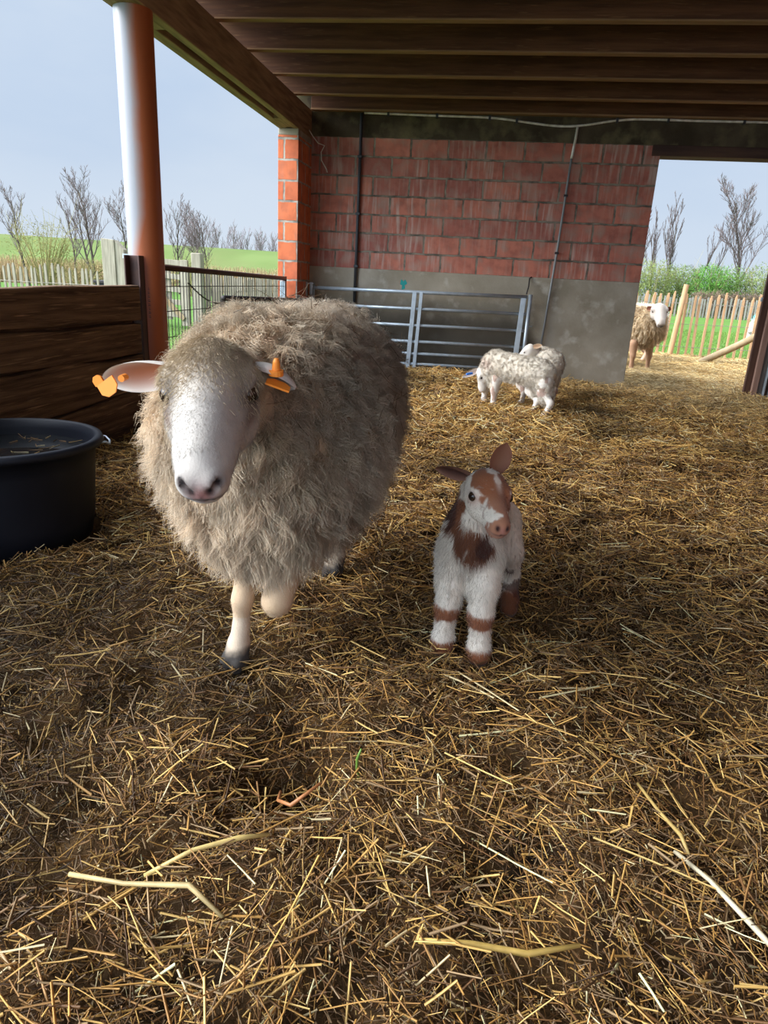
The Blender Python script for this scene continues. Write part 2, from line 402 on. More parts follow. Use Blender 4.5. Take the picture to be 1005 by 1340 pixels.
PAL = np.array([(.62, .375, .11), (.72, .48, .165), (.49, .265, .072), (.34, .178, .058), (.80, .65, .36), (.165, .078, .026), (.08, .04, .015), (.40, .27, .14), (.25, .16, .08)])
def straw_patch(x0, x1, y0, y1, n, lmin, lmax, wmin, wmax, lift, probs, tilt=.18, seed=0, gain=1.):
    x = rng.uniform(x0, x1, n); y = rng.uniform(y0, y1, n)
    # keep only what a camera near the photograph's could see
    wet = fbm(np.c_[x, y], 1.1, 40 + seed); clump = fbm(np.c_[x, y], 4., 50)
    ang = fbm(np.c_[x, y], 1.2, 60) * 9 + rng.normal(0, 1.0, n)
    L_ = rng.uniform(lmin, lmax, n) * rng.uniform(.6, 1, n)
    z = ground(x, y) + rng.uniform(-.01, lift, n) + .012 * (clump - .4)
    tl = rng.normal(0, tilt, n)
    D = np.stack([np.cos(ang) * np.cos(tl), np.sin(ang) * np.cos(tl), np.sin(tl)], 1)
    P = np.stack([x, y, z], 1) - D * (L_ / 2)[:, None]
    e = 1e-3
    # follow the slope
    gz0 = ground(P[:, 0], P[:, 1]); gz1 = ground(P[:, 0] + D[:, 0] * L_, P[:, 1] + D[:, 1] * L_)
    P[:, 2] = np.maximum(P[:, 2], gz0 - .012)
    endz = P[:, 2] + D[:, 2] * L_
    D[:, 2] += np.maximum(0, gz1 - .008 - endz) / L_
    c = PAL[rng.choice(len(PAL), n, p=np.array(probs) / sum(probs))] * rng.uniform(.75, 1.2, n)[:, None]
    dk = (1 - .55 * sstep(wet, .5, .68))[:, None]
    c = np.clip(c * dk, 0, .8)
    W = rng.uniform(wmin, wmax, n)
    E_ = P + D * L_[:, None]
    def free(p): return ~((p[:, 1] < 8.15) & ((p[:, 0] < -2.08) | (p[:, 0] > 3.96))) & ~((p[:, 1] > 7.88) & (p[:, 1] < 8.12) & ((p[:, 0] < 1.5) | (p[:, 0] > 2.68))) & ~((p[:, 1] > 7.37) & (p[:, 0] < -2.03)) & ((p[:, 0] + 1.76) ** 2 + (p[:, 1] - 2.28) ** 2 > .10)
    ok = free(P) & free(E_); P, D, L_, c, W = P[ok], D[ok], L_[ok], (lambda c_, p_: c_ + (np.array((.74, .58, .30)) - c_) * (.42 * sstep(p_[:, 1] + .5 * vnoise(p_, 3, 5) + .25 * (p_[:, 0] - 1), 5.6, 8.6) * sstep(p_[:, 0], -.4, 1.4))[:, None])(c[ok] * gain, P[ok]), W[ok]; n = len(P)
    return strands(P, D, L_, W, c, 2, rng.normal(0, .06, n), taper=.8, flat=.55)
PR1 = [5, 4, 5, 4, 1.4, 3, 2, 2.5, 2]; PR2 = [2, 1.6, 4, 5, .8, 6, 5, 4, 5]; PR3 = [5, 6, 3, 1.5, 5, .6, .3, 1, .5]; PR0 = [4.5, 3, 4.6, 4.5, 1., 3.5, 2.5, 2.5, 2.]
parts = [
    straw_patch(-2.1, 2.4, .45, 2.3, 17500, .03, .125, .0012, .0031, .034, PR0, .32, 0, 1.04),
    straw_patch(-2.1, 2.4, .45, 2.3, 850, .10, .28, .0018, .0034, .04, [6, 5, 3, 1.5, 2.5, .5, 0, 1, .5], .1),
    straw_patch(-2.1, 2.4, .45, 2.3, 150000, .008, .042, .0007, .002, .016, PR2, .6, 0, .82),
    straw_patch(-2.1, 3.3, 2.3, 4.6, 26000, .04, .16, .0016, .0036, .035, PR1, .25, 0, 1.12),
    straw_patch(-2.1, 3.3, 2.3, 4.6, 70000, .015, .07, .0014, .003, .025, PR2, .6, 0, 1.12),
    straw_patch(-2.1, 3.95, 4.6, 8.0, 34000, .06, .2, .002, .0044, .05, [6, 5, 5, 3, 2, 1.5, .8, 1, 1], .3, 0, 1.15),
    straw_patch(-2.1, 3.95, 4.6, 8.0, 26000, .03, .1, .002, .0044, .04, PR1, .6),
    straw_patch(1.0, 6.5, 8.0, 12.7, 42000, .08, .25, .002, .005, .04, PR3, .18, 0, 1.05),
]
V, Q, C = join(parts)
o = link_mesh('straw_bedding', raw_mesh('straw_bedding', V, Q, None, True, C), M['straw'])
tag(o, 'loose golden and brown straw bedding strewn over the barn floor', 'straw', kind='stuff')

# a few long stalks one can point to
def stalk(pts, r, c, label):
    mb = MB(); pts = np.array(pts, float)
    pts[:, 2] += ground(pts[:, 0], pts[:, 1])
    mb.tube(pts, [r, r, r * 1.25, r * .8][:len(pts)] if len(pts) == 4 else r, 7)
    o = mb.build('straw_stalk', mat('stalk_tint', c, .5, .4, second=tuple(v * .7 for v in c), scale=30), smooth=True)
    tag(o, label, 'straw', 'long single straw stalks on the bedding')
STALKS = True
# ------------------------------------------------------------------ soft bodies: smooth union of rounded cones and ellipsoids -> one continuous skin
def cap(a, b, ra, rb, k=.03): return ('cap', np.array(a, float), np.array(b, float), ra, rb, k)
def ell(c, r, k=.03, R=None): return ('ell', np.array(c, float), np.array(r, float), np.eye(3) if R is None else np.array(R), k)
def _dist(p, P):
    if p[0] == 'cap':
        a, b, ra, rb = p[1:5]; ba = b - a
        h = np.clip(((P - a) @ ba) / (ba @ ba + 1e-12), 0, 1)
        return np.linalg.norm(P - a - h[..., None] * ba, axis=-1) - (ra + (rb - ra) * h)
    c, r, R = p[1:4]; q = (P - c) @ R
    k0 = np.linalg.norm(q / r, axis=-1); k1 = np.linalg.norm(q / (r * r), axis=-1) + 1e-9
    return k0 * (k0 - 1) / k1
def _bb(p):
    if p[0] == 'cap':
        m = max(p[3], p[4]); return np.minimum(p[1], p[2]) - m, np.maximum(p[1], p[2]) + m
    m = p[2].max(); return p[1] - m, p[1] + m

def soft_body(prims, carve, res):
    bbs = [_bb(p) for p in prims]
    lo = np.min([b[0] for b in bbs], 0) - 4 * res - .02; hi = np.max([b[1] for b in bbs], 0) + 4 * res + .02
    n = np.ceil((hi - lo) / res).astype(int) + 1
    F = np.full(n, 1., dtype=np.float32)
    ax = [lo[i] + np.arange(n[i]) * res for i in range(3)]
    def region(p, m):
        b0, b1 = _bb(p)
        s = [slice(max(0, int((b0[i] - m - lo[i]) / res)), min(n[i], int((b1[i] + m - lo[i]) / res) + 2)) for i in range(3)]
        G = np.stack(np.meshgrid(ax[0][s[0]], ax[1][s[1]], ax[2][s[2]], indexing='ij'), -1)
        return tuple(s), G
    for p in prims:
        k = p[-1]; s, G = region(p, k + 3 * res); d = _dist(p, G); f = F[s]
        h = np.maximum(k - np.abs(f - d), 0) / k
        F[s] = np.minimum(f, d) - h * h * k * .25
    for p in carve:
        k = p[-1]; s, G = region(p, k + 3 * res); d = -_dist(p, G); f = F[s]
        h = np.maximum(k - np.abs(f - d), 0) / k
        F[s] = np.maximum(f, d) + h * h * k * .25
    I = F < 0
    cnt = np.zeros(np.array(F.shape) - 1, dtype=np.int8)
    corner = [(i >> 2 & 1, i >> 1 & 1, i & 1) for i in range(8)]
    sl = lambda c, A: A[c[0]:A.shape[0] - 1 + c[0], c[1]:A.shape[1] - 1 + c[1], c[2]:A.shape[2] - 1 + c[2]]
    for c in corner: cnt += sl(c, I)
    act = np.argwhere((cnt > 0) & (cnt < 8))
    idx = np.full(cnt.shape, -1, dtype=np.int64); idx[tuple(act.T)] = np.arange(len(act))
    vals = {c: F[act[:, 0] + c[0], act[:, 1] + c[1], act[:, 2] + c[2]].astype(float) for c in corner}
    S = np.zeros((len(act), 3)); K = np.zeros(len(act))
    for c in corner:
        for a in range(3):
            if c[a]: continue
            d = list(c); d[a] = 1; d = tuple(d); va, vb = vals[c], vals[d]
            m = (va < 0) != (vb < 0); t = np.where(m, va / (va - vb + 1e-12), 0)
            pt = np.tile(np.array(c, float), (len(act), 1)); pt[:, a] += t
            S[m] += pt[m]; K[m] += 1
    V = lo + (act + S / K[:, None]) * res
    Qs = []
    for a in range(3):
        b, c = (a + 1) % 3, (a + 2) % 3
        s0 = [slice(1, -1)] * 3; s0[a] = slice(0, -1); s1 = [slice(1, -1)] * 3; s1[a] = slice(1, None)
        A, Bv = I[tuple(s0)], I[tuple(s1)]
        for flip, msk in ((False, A & ~Bv), (True, ~A & Bv)):
            g = np.argwhere(msk)
            off = np.ones(3, int); off[a] = 0; g = g + off
            def ci(db, dc):
                h = g.copy(); h[:, b] -= db; h[:, c] -= dc; return idx[h[:, 0], h[:, 1], h[:, 2]]
            q = np.stack([ci(1, 1), ci(0, 1), ci(0, 0), ci(1, 0)], 1)
            Qs.append(q[:, ::-1] if flip else q)
    Q = np.concatenate(Qs); Q = Q[(Q >= 0).all(1)]
    for it in range(2):            # relax
        acc = np.zeros_like(V); kk = np.zeros(len(V))
        for i in range(4):
            for j in (1, 3):
                np.add.at(acc, Q[:, i], V[Q[:, (i + j) % 4]]); np.add.at(kk, Q[:, i], 1)
        V = V * .5 + .5 * acc / np.maximum(kk, 1)[:, None]
    return V, Q

def vnormals(V, Q):
    fn = np.cross(V[Q[:, 2]] - V[Q[:, 0]], V[Q[:, 3]] - V[Q[:, 1]]); N = np.zeros_like(V)
    for i in range(4): np.add.at(N, Q[:, i], fn)
    return N / (np.linalg.norm(N, axis=1)[:, None] + 1e-12)
def sample(V, Q, n, keep=None):
    N = vnormals(V, Q); ar = np.linalg.norm(np.cross(V[Q[:, 2]] - V[Q[:, 0]], V[Q[:, 3]] - V[Q[:, 1]]), axis=1)
    if keep is not None: ar = ar * keep(V[Q].mean(1))
    f = rng.choice(len(Q), n, p=ar / ar.sum()); u = rng.random((n, 2, 1))
    def bl(A): q = A[Q[f]]; return (q[:, 0] * (1 - u[:, 0]) + q[:, 1] * u[:, 0]) * (1 - u[:, 1]) + (q[:, 3] * (1 - u[:, 0]) + q[:, 2] * u[:, 0]) * u[:, 1]
    Nn = bl(N); return bl(V), Nn / (np.linalg.norm(Nn, axis=1)[:, None] + 1e-9)

class Frame:
    """head frame: f towards the muzzle, u up, s to one side; lengths in head units"""
    def __init__(F, o, f, u, L, W=1., RW=1.):
        F.RW = RW
        F.o = np.array(o, float); F.f = unit(f); F.s = unit(np.cross(u, F.f)); F.u = np.cross(F.f, F.s); F.L = L; F.W = W
        F.R = np.stack([F.s, F.f, F.u], 1)
    def p(F, s, f, u): return F.o + F.L * (F.s * s * F.W + F.f * f + F.u * u)
    def loc(F, P): q = ((P - F.o) @ F.R) / F.L; q[:, 0] /= F.W; return q
    def cap(F, a, b, ra, rb, k=.08): return cap(F.p(*a), F.p(*b), ra * F.L * F.RW, rb * F.L * F.RW, k * F.L)
    def ell(F, c, r, k=.08): return ell(F.p(*c), np.array(r) * F.L * np.array([F.W, 1, 1]), k * F.L, F.R)

def head_prims(H, lamb=False):
    if lamb:
        pr = [H.ell((0, .20, .02), (.31, .33, .29), .1), H.cap((0, .35, -.04), (0, .88, -.14), .22, .135, .12),
              H.cap((0, .28, .10), (0, .80, -.03), .15, .09, .1), H.cap((0, .25, -.20), (0, .82, -.22), .15, .085, .12),
              H.ell((.16, .38, -.12), (.14, .22, .17), .1), H.ell((-.16, .38, -.12), (.14, .22, .17), .1),
              H.ell((.22, .38, .10), (.08, .12, .07), .08), H.ell((-.22, .38, .10), (.08, .12, .07), .08),
              H.ell((0, .93, -.12), (.125, .10, .10), .06), H.ell((0, .88, -.24), (.085, .09, .055), .04)]
    else:
        pr = [H.ell((0, .16, .0), (.235, .27, .20), .1), H.cap((0, .25, -.02), (0, .86, -.06), .18, .128, .1),
              H.cap((0, .14, .10), (0, .78, .03), .14, .10, .1), H.cap((0, .22, -.19), (0, .82, -.15), .14, .07, .1),
              H.ell((.12, .33, -.12), (.12, .22, .17), .1), H.ell((-.12, .33, -.12), (.12, .22, .17), .1),
              H.ell((.175, .215, .085), (.075, .10, .06), .05), H.ell((-.175, .215, .085), (.075, .10, .06), .05), H.ell((.19, .285, .082), (.05, .075, .025), .02), H.ell((-.19, .285, .082), (.05, .075, .025), .02), H.ell((.185, .31, -.03), (.045, .08, .03), .03), H.ell((-.185, .31, -.03), (.045, .08, .03), .03),
              H.ell((.085, .62, -.03), (.06, .2, .07), .08), H.ell((-.085, .62, -.03), (.06, .2, .07), .08),
              H.ell((0, .92, -.045), (.118, .09, .098), .05), H.ell((.055, .95, .0), (.055, .06, .05), .03), H.ell((-.055, .95, .0), (.055, .06, .05), .03), H.ell((0, .86, -.165), (.085, .09, .05), .03)]
    if lamb:
        cv = [H.ell((.285, .40, .03), (.05, .06, .05), .04), H.ell((-.285, .40, .03), (.05, .06, .05), .04)]
        n0, n1, mz = ((.035, 1.04, -.135), (.085, 1.0, -.075), -.195)
    else:
        cv = [H.ell((.245, .33, .03), (.05, .07, .04), .03), H.ell((-.245, .33, .03), (.05, .07, .04), .03)]
        n0, n1, mz = ((.034, 1.02, -.045), (.088, .965, .025), -.105)
    for s in (1, -1):
        cv.append(H.cap((s * n0[0], n0[1], n0[2]), (s * n1[0], n1[1], n1[2]), .020, .016, .015))
        cv.append(H.cap((0, 1.02, mz + .01), (s * .085, .91, mz - .012), .010, .010, .012))
        cv.append(H.cap((s * .085, .91, mz - .012), (s * .12, .72, mz + .02), .010, .006, .012))
    cv.append(H.cap((0, 1.03, n0[2] - .01), (0, 1.03, mz), .009, .009, .012))
    return pr, cv

def add_eyes(H, root, lamb=False, r=.055):
    for s in (1, -1):
        c = H.p(s * (.255 if lamb else .190), .41 if lamb else .305, .03)
        out = unit(H.s * s + H.f * .5 + H.u * .12)
        mb = MB(); R = r * H.L
        an = np.linspace(0, PI, 13)
        x = unit(np.cross(out, H.u)); y = np.cross(out, x); V = []; n = 20
        for a in an:
            for j in range(n):
                t = 2 * PI * j / n
                V.append(c + R * (math.cos(a) * out + math.sin(a) * (math.cos(t) * x + math.sin(t) * y)))
        Q = [(i * n + j, i * n + (j + 1) % n, (i + 1) * n + (j + 1) % n, (i + 1) * n + j) for i in range(12) for j in range(n)]
        mb.add(V, [q[::-1] for q in Q])
        e = mb.build('eye', M['iris'], root, smooth=True)
        pb = MB(); V = []
        for i, rr in enumerate((0, .5, 1.)):
            for j in range(n):
                t = 2 * PI * j / n
                px, py = .62 * rr * math.cos(t), .42 * rr * math.sin(t); q = max(0, 1 - px * px - py * py) ** .5
                V.append(c + R * 1.02 * (q * out + px * x + py * y))
        pb.add(V, [(i * n + j, (i + 1) * n + j, (i + 1) * n + (j + 1) % n, i * n + (j + 1) % n) for i in range(2) for j in range(n)])
        pb.build('pupil', M['eye'], e, smooth=True)

def make_ear(root, base, tip, face, width, colo, coli, cupd=.35, label=None, roll=.0, fat=.012):
    """a cupped leaf with thickness; 'face' is where the hollow looks"""
    base = np.array(base, float); tip = np.array(tip, float); d = tip - base; L = np.linalg.norm(d); d = d / L
    n = unit(np.array(face, float) - d * np.dot(face, d)); w = np.cross(d, n)
    nt, nv = 18, 13; V = []; C = []
    for side in (0, 1):
        for i in range(nt):
            t = i / (nt - 1); wd = width * (.38 + .62 * math.sin(PI / 2 * min(1, t / .45))) if t < .45 else width * math.cos(PI / 2 * ((t - .45) / .55) ** 1.35) ** .75
            wd = max(wd, .002)
            for j in range(nv):
                v = -1 + 2 * j / (nv - 1)
                cp = -cupd * wd * (1 - v * v) * (1 - .4 * t)
                th = fat * (1 - v * v) ** .5 * (1 - .6 * t) * (0 if side == 0 else 1)
                V.append(base + d * (L * t) + w * (v * wd) + n * (cp - th) + n * (-.08 * L * t * t))
                edge = min(1, abs(v) ** 2.2 + t ** 6)
                ci = np.array(coli) * (1 - edge) + np.array(colo) * edge
                C.append(ci if side == 0 else colo)
    Q = []
    for side in (0, 1):
        o = side * nt * nv
        for i in range(nt - 1):
            for j in range(nv - 1):
                q = (o + i * nv + j, o + i * nv + j + 1, o + (i + 1) * nv + j + 1, o + (i + 1) * nv + j)
                Q.append(q if side == 0 else q[::-1])
    o = nt * nv
    for i in range(nt - 1):
        for j in (0, nv - 1):
            Q.append((i * nv + j, (i + 1) * nv + j, o + (i + 1) * nv + j, o + i * nv + j))
    off = np.array(world_loc(root))
    me = raw_mesh('ear', np.array(V) - off, Q, None, True, np.array(C))
    return link_mesh('ear', me, M['skin'], root, label)

def leg(pts, rs, k=.03): return [cap(pts[i], pts[i + 1], rs[i], rs[i + 1], k) for i in range(len(pts) - 1)]

def skin_object(name, V, Q, cols, root, m='coat', label=None):
    off = np.array(world_loc(root))
    return link_mesh(name, raw_mesh(name, V - off, Q, None, True, cols), M[m], root, label)

def fleece(name, V, Q, root, n_tuft, per, length, width, basecol, tipcol, droop, keep=None, curl=(.12, 5.), segs=3, spread=.012, hang=.5, colfn=None, conv=.5, rough_amp=.02):
    """matted base + locks of wool, as one mesh"""
    N = vnormals(V, Q)
    bump = (fbm(V, 16, 5) - .5) * rough_amp + (fbm(V, 40, 8) - .5) * rough_amp * .7
    Vb = V + N * bump[:, None]
    T, TN = sample(Vb, Q, n_tuft, keep)
    LT = length * (.65 + .7 * rng.random(n_tuft)) * (.75 + .5 * fbm(T, 7, 31))
    dirT = TN * 1. + rng.normal(0, .22, (n_tuft, 3)); dirT[:, 2] -= hang * (1 - np.abs(TN[:, 2]) * .6)
    dirT /= np.linalg.norm(dirT, axis=1)[:, None]
    tip = T + dirT * LT[:, None]
    ct = (.82 + .3 * rng.random((n_tuft, 1)))
    bcol = np.broadcast_to(np.array(basecol), (n_tuft, 3)) * ct; tcol = np.broadcast_to(np.array(tipcol), (n_tuft, 3)) * ct
    if colfn is not None: bcol, tcol = colfn(T, TN, bcol, tcol)
    P = np.repeat(T, per, 0) + rng.normal(0, spread, (n_tuft * per, 3)); Nn = np.repeat(TN, per, 0)
    P = P - Nn * (np.einsum('ij,ij->i', P - np.repeat(T, per, 0), Nn) + .004)[:, None]
    tp = np.repeat(tip, per, 0) * conv + (P + np.repeat(dirT * LT[:, None], per, 0)) * (1 - conv) + rng.normal(0, .004, P.shape)
    D = tp - P; Lh = np.linalg.norm(D, axis=1) * rng.uniform(.6, 1.1, len(P))
    v, q, c = strands(P, D, Lh, rng.uniform(.5, 1, len(P)) * width, np.repeat(bcol, per, 0), segs, 0., droop, curl, 3, .35, tipcol=np.repeat(tcol, per, 0), locks=per)
    cb = np.broadcast_to(np.array(basecol), V.shape) * (.75 + .4 * fbm(V, 20, 3))[:, None]
    if colfn is not None: cb, _ = colfn(V, N, cb, cb)
    vv, qq, cc = join([(Vb, Q, cb), (v, q, c)])
    return skin_object(name, vv, qq, cc, root, 'wool')

def fur(V, Q, n, length, width, colfn, keep=None, lay=None, segs=2, up=.55):
    P, N = sample(V, Q, n, keep)
    D = N * up + rng.normal(0, .18, N.shape)
    if lay is not None: D = D + lay(P, N)
    c = colfn(P) * rng.uniform(.85, 1.1, (n, 1))
    return strands(P - N * .001, D, rng.uniform(.6, 1.1, n) * length, np.full(n, width), c, segs, 0., .2, None, 3, .3)
# ================================================================== THE BIG EWE
ewe = thing('ewe', 'big woolly cream ewe with orange ear tags walking towards the viewer', 'sheep', (-.53, 1.9, 0))
WHITE = np.array((.72, .66, .58)); CREAM = np.array((.62, .50, .35)); PINK = np.array((.55, .27, .22))
HD = Frame((-.523, 1.292, .828), (.0715, -.249, -.158), (.06, -.40, .9), .322, 1.12, 1.06)
hp, hc = head_prims(HD)
prims = [ell((-.54, 1.98, .61), (.24, .46, .25), .05), ell((-.52, 1.64, .62), (.22, .22, .25), .08),
         cap((-.52, 1.66, .68), (-.520, 1.36, .765), .14, .095, .06)] + hp
prims += leg([(-.57, 1.66, .45), (-.565, 1.60, .30), (-.578, 1.575, .185), (-.583, 1.575, .10), (-.588, 1.568, .055), (-.59, 1.545, .022)], [.05, .036, .026, .0205, .027, .035], .018)
prims += [ell((-.604, 1.535, .018), (.022, .043, .024), .008), ell((-.574, 1.535, .018), (.022, .043, .024), .008)]
prims += leg([(-.450, 1.74, .45), (-.462, 1.665, .315), (-.486, 1.585, .19)], [.06, .046, .037], .018)
prims += leg([(-.488, 1.585, .185), (-.515, 1.67, .165), (-.545, 1.75, .155), (-.552, 1.775, .12)], [.038, .026, .03, .03], .018)
prims += [ell((-.555, 1.79, .10), (.03, .035, .045), .01)]
for hx, hy in ((-.47, 2.2), (-.68, 2.36)):
    prims += leg([(hx - .01, hy + .05, .50), (hx, hy - .02, .34), (hx, hy + .10, .20), (hx, hy + .04, .07), (hx, hy, .03)], [.13, .075, .033, .028, .036])
    prims += [ell((hx + .014, hy - .02, .02), (.022, .04, .024), .008), ell((hx - .014, hy - .02, .02), (.022, .04, .024), .008)]
V, Q = soft_body(prims, hc, .0058)
def ewe_col(P):
    q = HD.loc(P); c = np.tile(np.array((.455, .42, .38)), (len(P), 1)) * (.86 + .28 * fbm(P, 60, 6))[:, None]
    n = fbm(P, 40, 2)
    # creamy crown, neck and legs
    w = (1 - sstep(q[:, 1], .05, .62)) * .8
    c = c * (1 - w[:, None]) + np.array((.46, .35, .225)) * w[:, None]
    b = sstep(P[:, 1], 1.38, 1.48); c = c * (1 - b[:, None]) + np.array((.60, .44, .28)) * b[:, None]
    lg = (P[:, 1] > 1.45) & (P[:, 2] < .34)
    c[lg] = np.array((.58, .42, .27)) * (.85 + .25 * n[lg])[:, None]
    lw = lg & (P[:, 2] < .14); c[lw] = np.array((.62, .50, .37)) * (.85 + .2 * n[lw])[:, None]
    mud = sstep(-P[:, 2] + .04 * (n - .5), -.072, -.04) * (P[:, 1] > 1.45); 
    c = c * (1 - mud[:, None]) + np.array((.045, .04, .036)) * mud[:, None]
    kn = np.exp(-(((P - np.array((-.488, 1.56, .165))) / .03) ** 2).sum(1)) * .35; c = c * (1 - kn[:, None]) + np.array((.42, .27, .12)) * kn[:, None]
    hd = P[:, 1] < 1.45
    def spot(s, f, u, rs, col, amt, both=True):
        nonlocal c
        s_ = np.abs(q[:, 0]) if both else q[:, 0]
        g = np.exp(-(((s_ - s) / rs[0]) ** 2 + ((q[:, 1] - f) / rs[1]) ** 2 + ((q[:, 2] - u) / rs[2]) ** 2)) * amt * hd
        c = c * (1 - g[:, None]) + np.array(col) * g[:, None]
    spot(.0, 1.0, -.05, (.06, .08, .06), (.46, .21, .19), 1.)          # nose leather
    spot(.042, 1.005, -.03, (.024, .05, .034), (.022, .009, .009), 1.2); spot(.078, .975, .012, (.034, .05, .032), (.022, .009, .009), 1.2)     # nostrils
    spot(.03, .99, -.10, (.09, .08, .020), (.05, .03, .028), 1.1); spot(.0, 1.0, -.075, (.012, .06, .04), (.10, .05, .05), .9)          # lips
    spot(.115, .84, -.10, (.04, .16, .020), (.08, .05, .045), 1.)
    spot(.205, .315, .025, (.10, .135, .092), (.05, .03, .022), 1.15); c = np.clip(c, .01, 1)        # eye rims
    spot(.20, .44, -.03, (.05, .10, .045), (.17, .11, .08), .9)          # tear line
    for a, f, u in ((.02, .45, .12), (-.06, .62, .1), (.03, .66, .1), (-.09, .7, .06), (.06, .8, .06)):
        spot(a, f, u, (.012, .014, .05), (.25, .22, .2), .7, False)
    return c
ec = ewe_col(V)
lay_h = lambda P, N: np.where((P[:, 1] < 1.5)[:, None], HD.f * .75, np.array((0, 0, -.75)))
eyed = lambda P: np.minimum(np.linalg.norm(P - HD.p(.2, .32, .03), axis=1), np.linalg.norm(P - HD.p(-.2, .32, .03), axis=1)) > .026
face = lambda P: (((P[:, 1] < 1.42) & (HD.loc(P)[:, 1] < .86) & eyed(P)) * 1. + ((P[:, 1] >= 1.42) & (P[:, 2] < .36)) * .7) * 1.
FV, FQ, FC = fur(V, Q, 85000, .0068, .00030, lambda P: ewe_col(P) * 1.02, face, lay_h, 2, .17)
cr = lambda P: np.exp(-(((HD.loc(P) - np.array((0, .1, .12))) / np.array((.22, .2, .2))) ** 2).sum(1))
GV, GQ, GC = fur(V, Q, 6000, .020, .0005, lambda P: np.tile((.50, .39, .25), (len(P), 1)), cr, lay_h)
vv, qq, cc = join([(V, Q, ec), (FV, FQ, FC), (GV, GQ, GC)])
skin_object('body', vv, qq, cc, ewe)
add_eyes(HD, ewe, r=.064)
# fleece
wp = [ell((-.55, 2.02, .615), (.275, .47, .285), .08), ell((-.515, 1.66, .60), (.27, .25, .275), .10), ell((-.515, 1.56, .68), (.215, .17, .185), .1),
      cap((-.515, 1.62, .73), (-.512, 1.50, .765), .165, .135, .06), ell((-.55, 2.3, .63), (.25, .2, .26), .08), cap((-.52, 1.6, .44), (-.52, 1.74, .42), .12, .13, .1)]
WV, WQ = soft_body(wp, [ell(HD.p(0, .22, .0), (.125, .13, .13), .05)], .016)
def wcol(T, N, b, t):
    dirt = sstep(fbm(T, 5, 77), .50, .72)[:, None] * .32
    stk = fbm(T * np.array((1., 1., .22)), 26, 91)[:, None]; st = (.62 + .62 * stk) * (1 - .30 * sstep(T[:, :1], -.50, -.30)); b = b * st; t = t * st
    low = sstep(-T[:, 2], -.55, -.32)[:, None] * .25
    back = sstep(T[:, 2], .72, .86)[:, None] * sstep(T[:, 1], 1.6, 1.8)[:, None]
    b = b * (1 - dirt) + np.array((.30, .20, .11)) * dirt
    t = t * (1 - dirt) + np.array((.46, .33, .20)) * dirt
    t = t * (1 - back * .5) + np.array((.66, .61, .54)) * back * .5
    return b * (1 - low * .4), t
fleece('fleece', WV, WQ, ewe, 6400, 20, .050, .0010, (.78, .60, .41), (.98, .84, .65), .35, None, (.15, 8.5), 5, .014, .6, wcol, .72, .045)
# hay bits caught in the wool
hb = []
P, N = sample(WV, WQ, 260, lambda P: sstep(P[:, 2], .5, .8) + .15)
D = np.cross(N, rng.normal(size=N.shape))
v, q, c = strands(P + N * .045, D + N * .15, rng.uniform(.02, .075, 260), np.full(260, .0008), np.tile((.10, .06, .03), (260, 1)) * rng.uniform(.6, 2.2, (260, 1)), 3, .4, 0)
o = skin_object('hay_scraps', v, q, c, ewe, 'straw'); o['kind'] = 'stuff'
# ears and tags
e = make_ear(ewe, HD.p(-.20, .10, .02) , (-.755, 1.27, .772), (.12, -.86, -.5), .036, (.74, .69, .63), (.55, .20, .10), .75, 'ear with a flat orange tag and tip')
def flag(ear, c, dx, dy, w, h, t, name='ear_tag'):
    c = np.array(c, float); dx = unit(dx); dy = unit(np.array(dy) - dx * np.dot(dx, dy)); n = np.cross(dx, dy); V = []
    prof = [(-.5, -.5), (.5, -.5), (.5, .15), (.22, .5), (-.22, .5), (-.5, .15)]
    for s in (-1, 1): V += [c + dx * a * w + dy * b * h + n * s * t / 2 for a, b in prof]
    Q = [(i, (i + 1) % 6, 6 + (i + 1) % 6, 6 + i) for i in range(6)]
    T = [(0, i + 1, i) for i in range(1, 5)] + [(6, 6 + i, 7 + i) for i in range(1, 5)]
    mb = MB(); mb.add(V, Q, T); return mb
flag(e, (-.708, 1.225, .778), (-.8, .1, -.55), (.45, -.1, -.75), .042, .030, .003).tube([(-.682, 1.243, .798), (-.681, 1.224, .797)], .0065, 12).build('ear_tag', M['orange'], e, 'orange plate tag')
flag(e, (-.745, 1.252, .786), (-.8, .1, -.5), (-.5, 0, .8), .022, .018, .005).build('tip_tag', M['orange'], e, 'orange tag edge at the ear tip')
e2 = make_ear(ewe, HD.p(.20, .10, .02), (-.364, 1.29, .785), (.10, -.42, -.9), .036, (.76, .72, .67), (.10, .05, .04), .7, 'ear folded back with an orange stud tag')
mb = MB(); b0 = np.array((-.392, 1.268, .822)); up = unit((.05, -.1, 1)); 
mb.tube([b0 - up * .004, b0 + up * .006, b0 + up * .0061, b0 + up * .022, b0 + up * .028], [.014, .014, .008, .0065, .004], 14)
mb.build('tag_stud', M['orange'], e2, 'orange round tag stud', smooth=False)
flag(e2, (-.386, 1.262, .802), (1, .25, -.35), (0, 1, .2), .046, .03, .004).build('ear_tag', M['orange'], e2, 'orange tag plate')

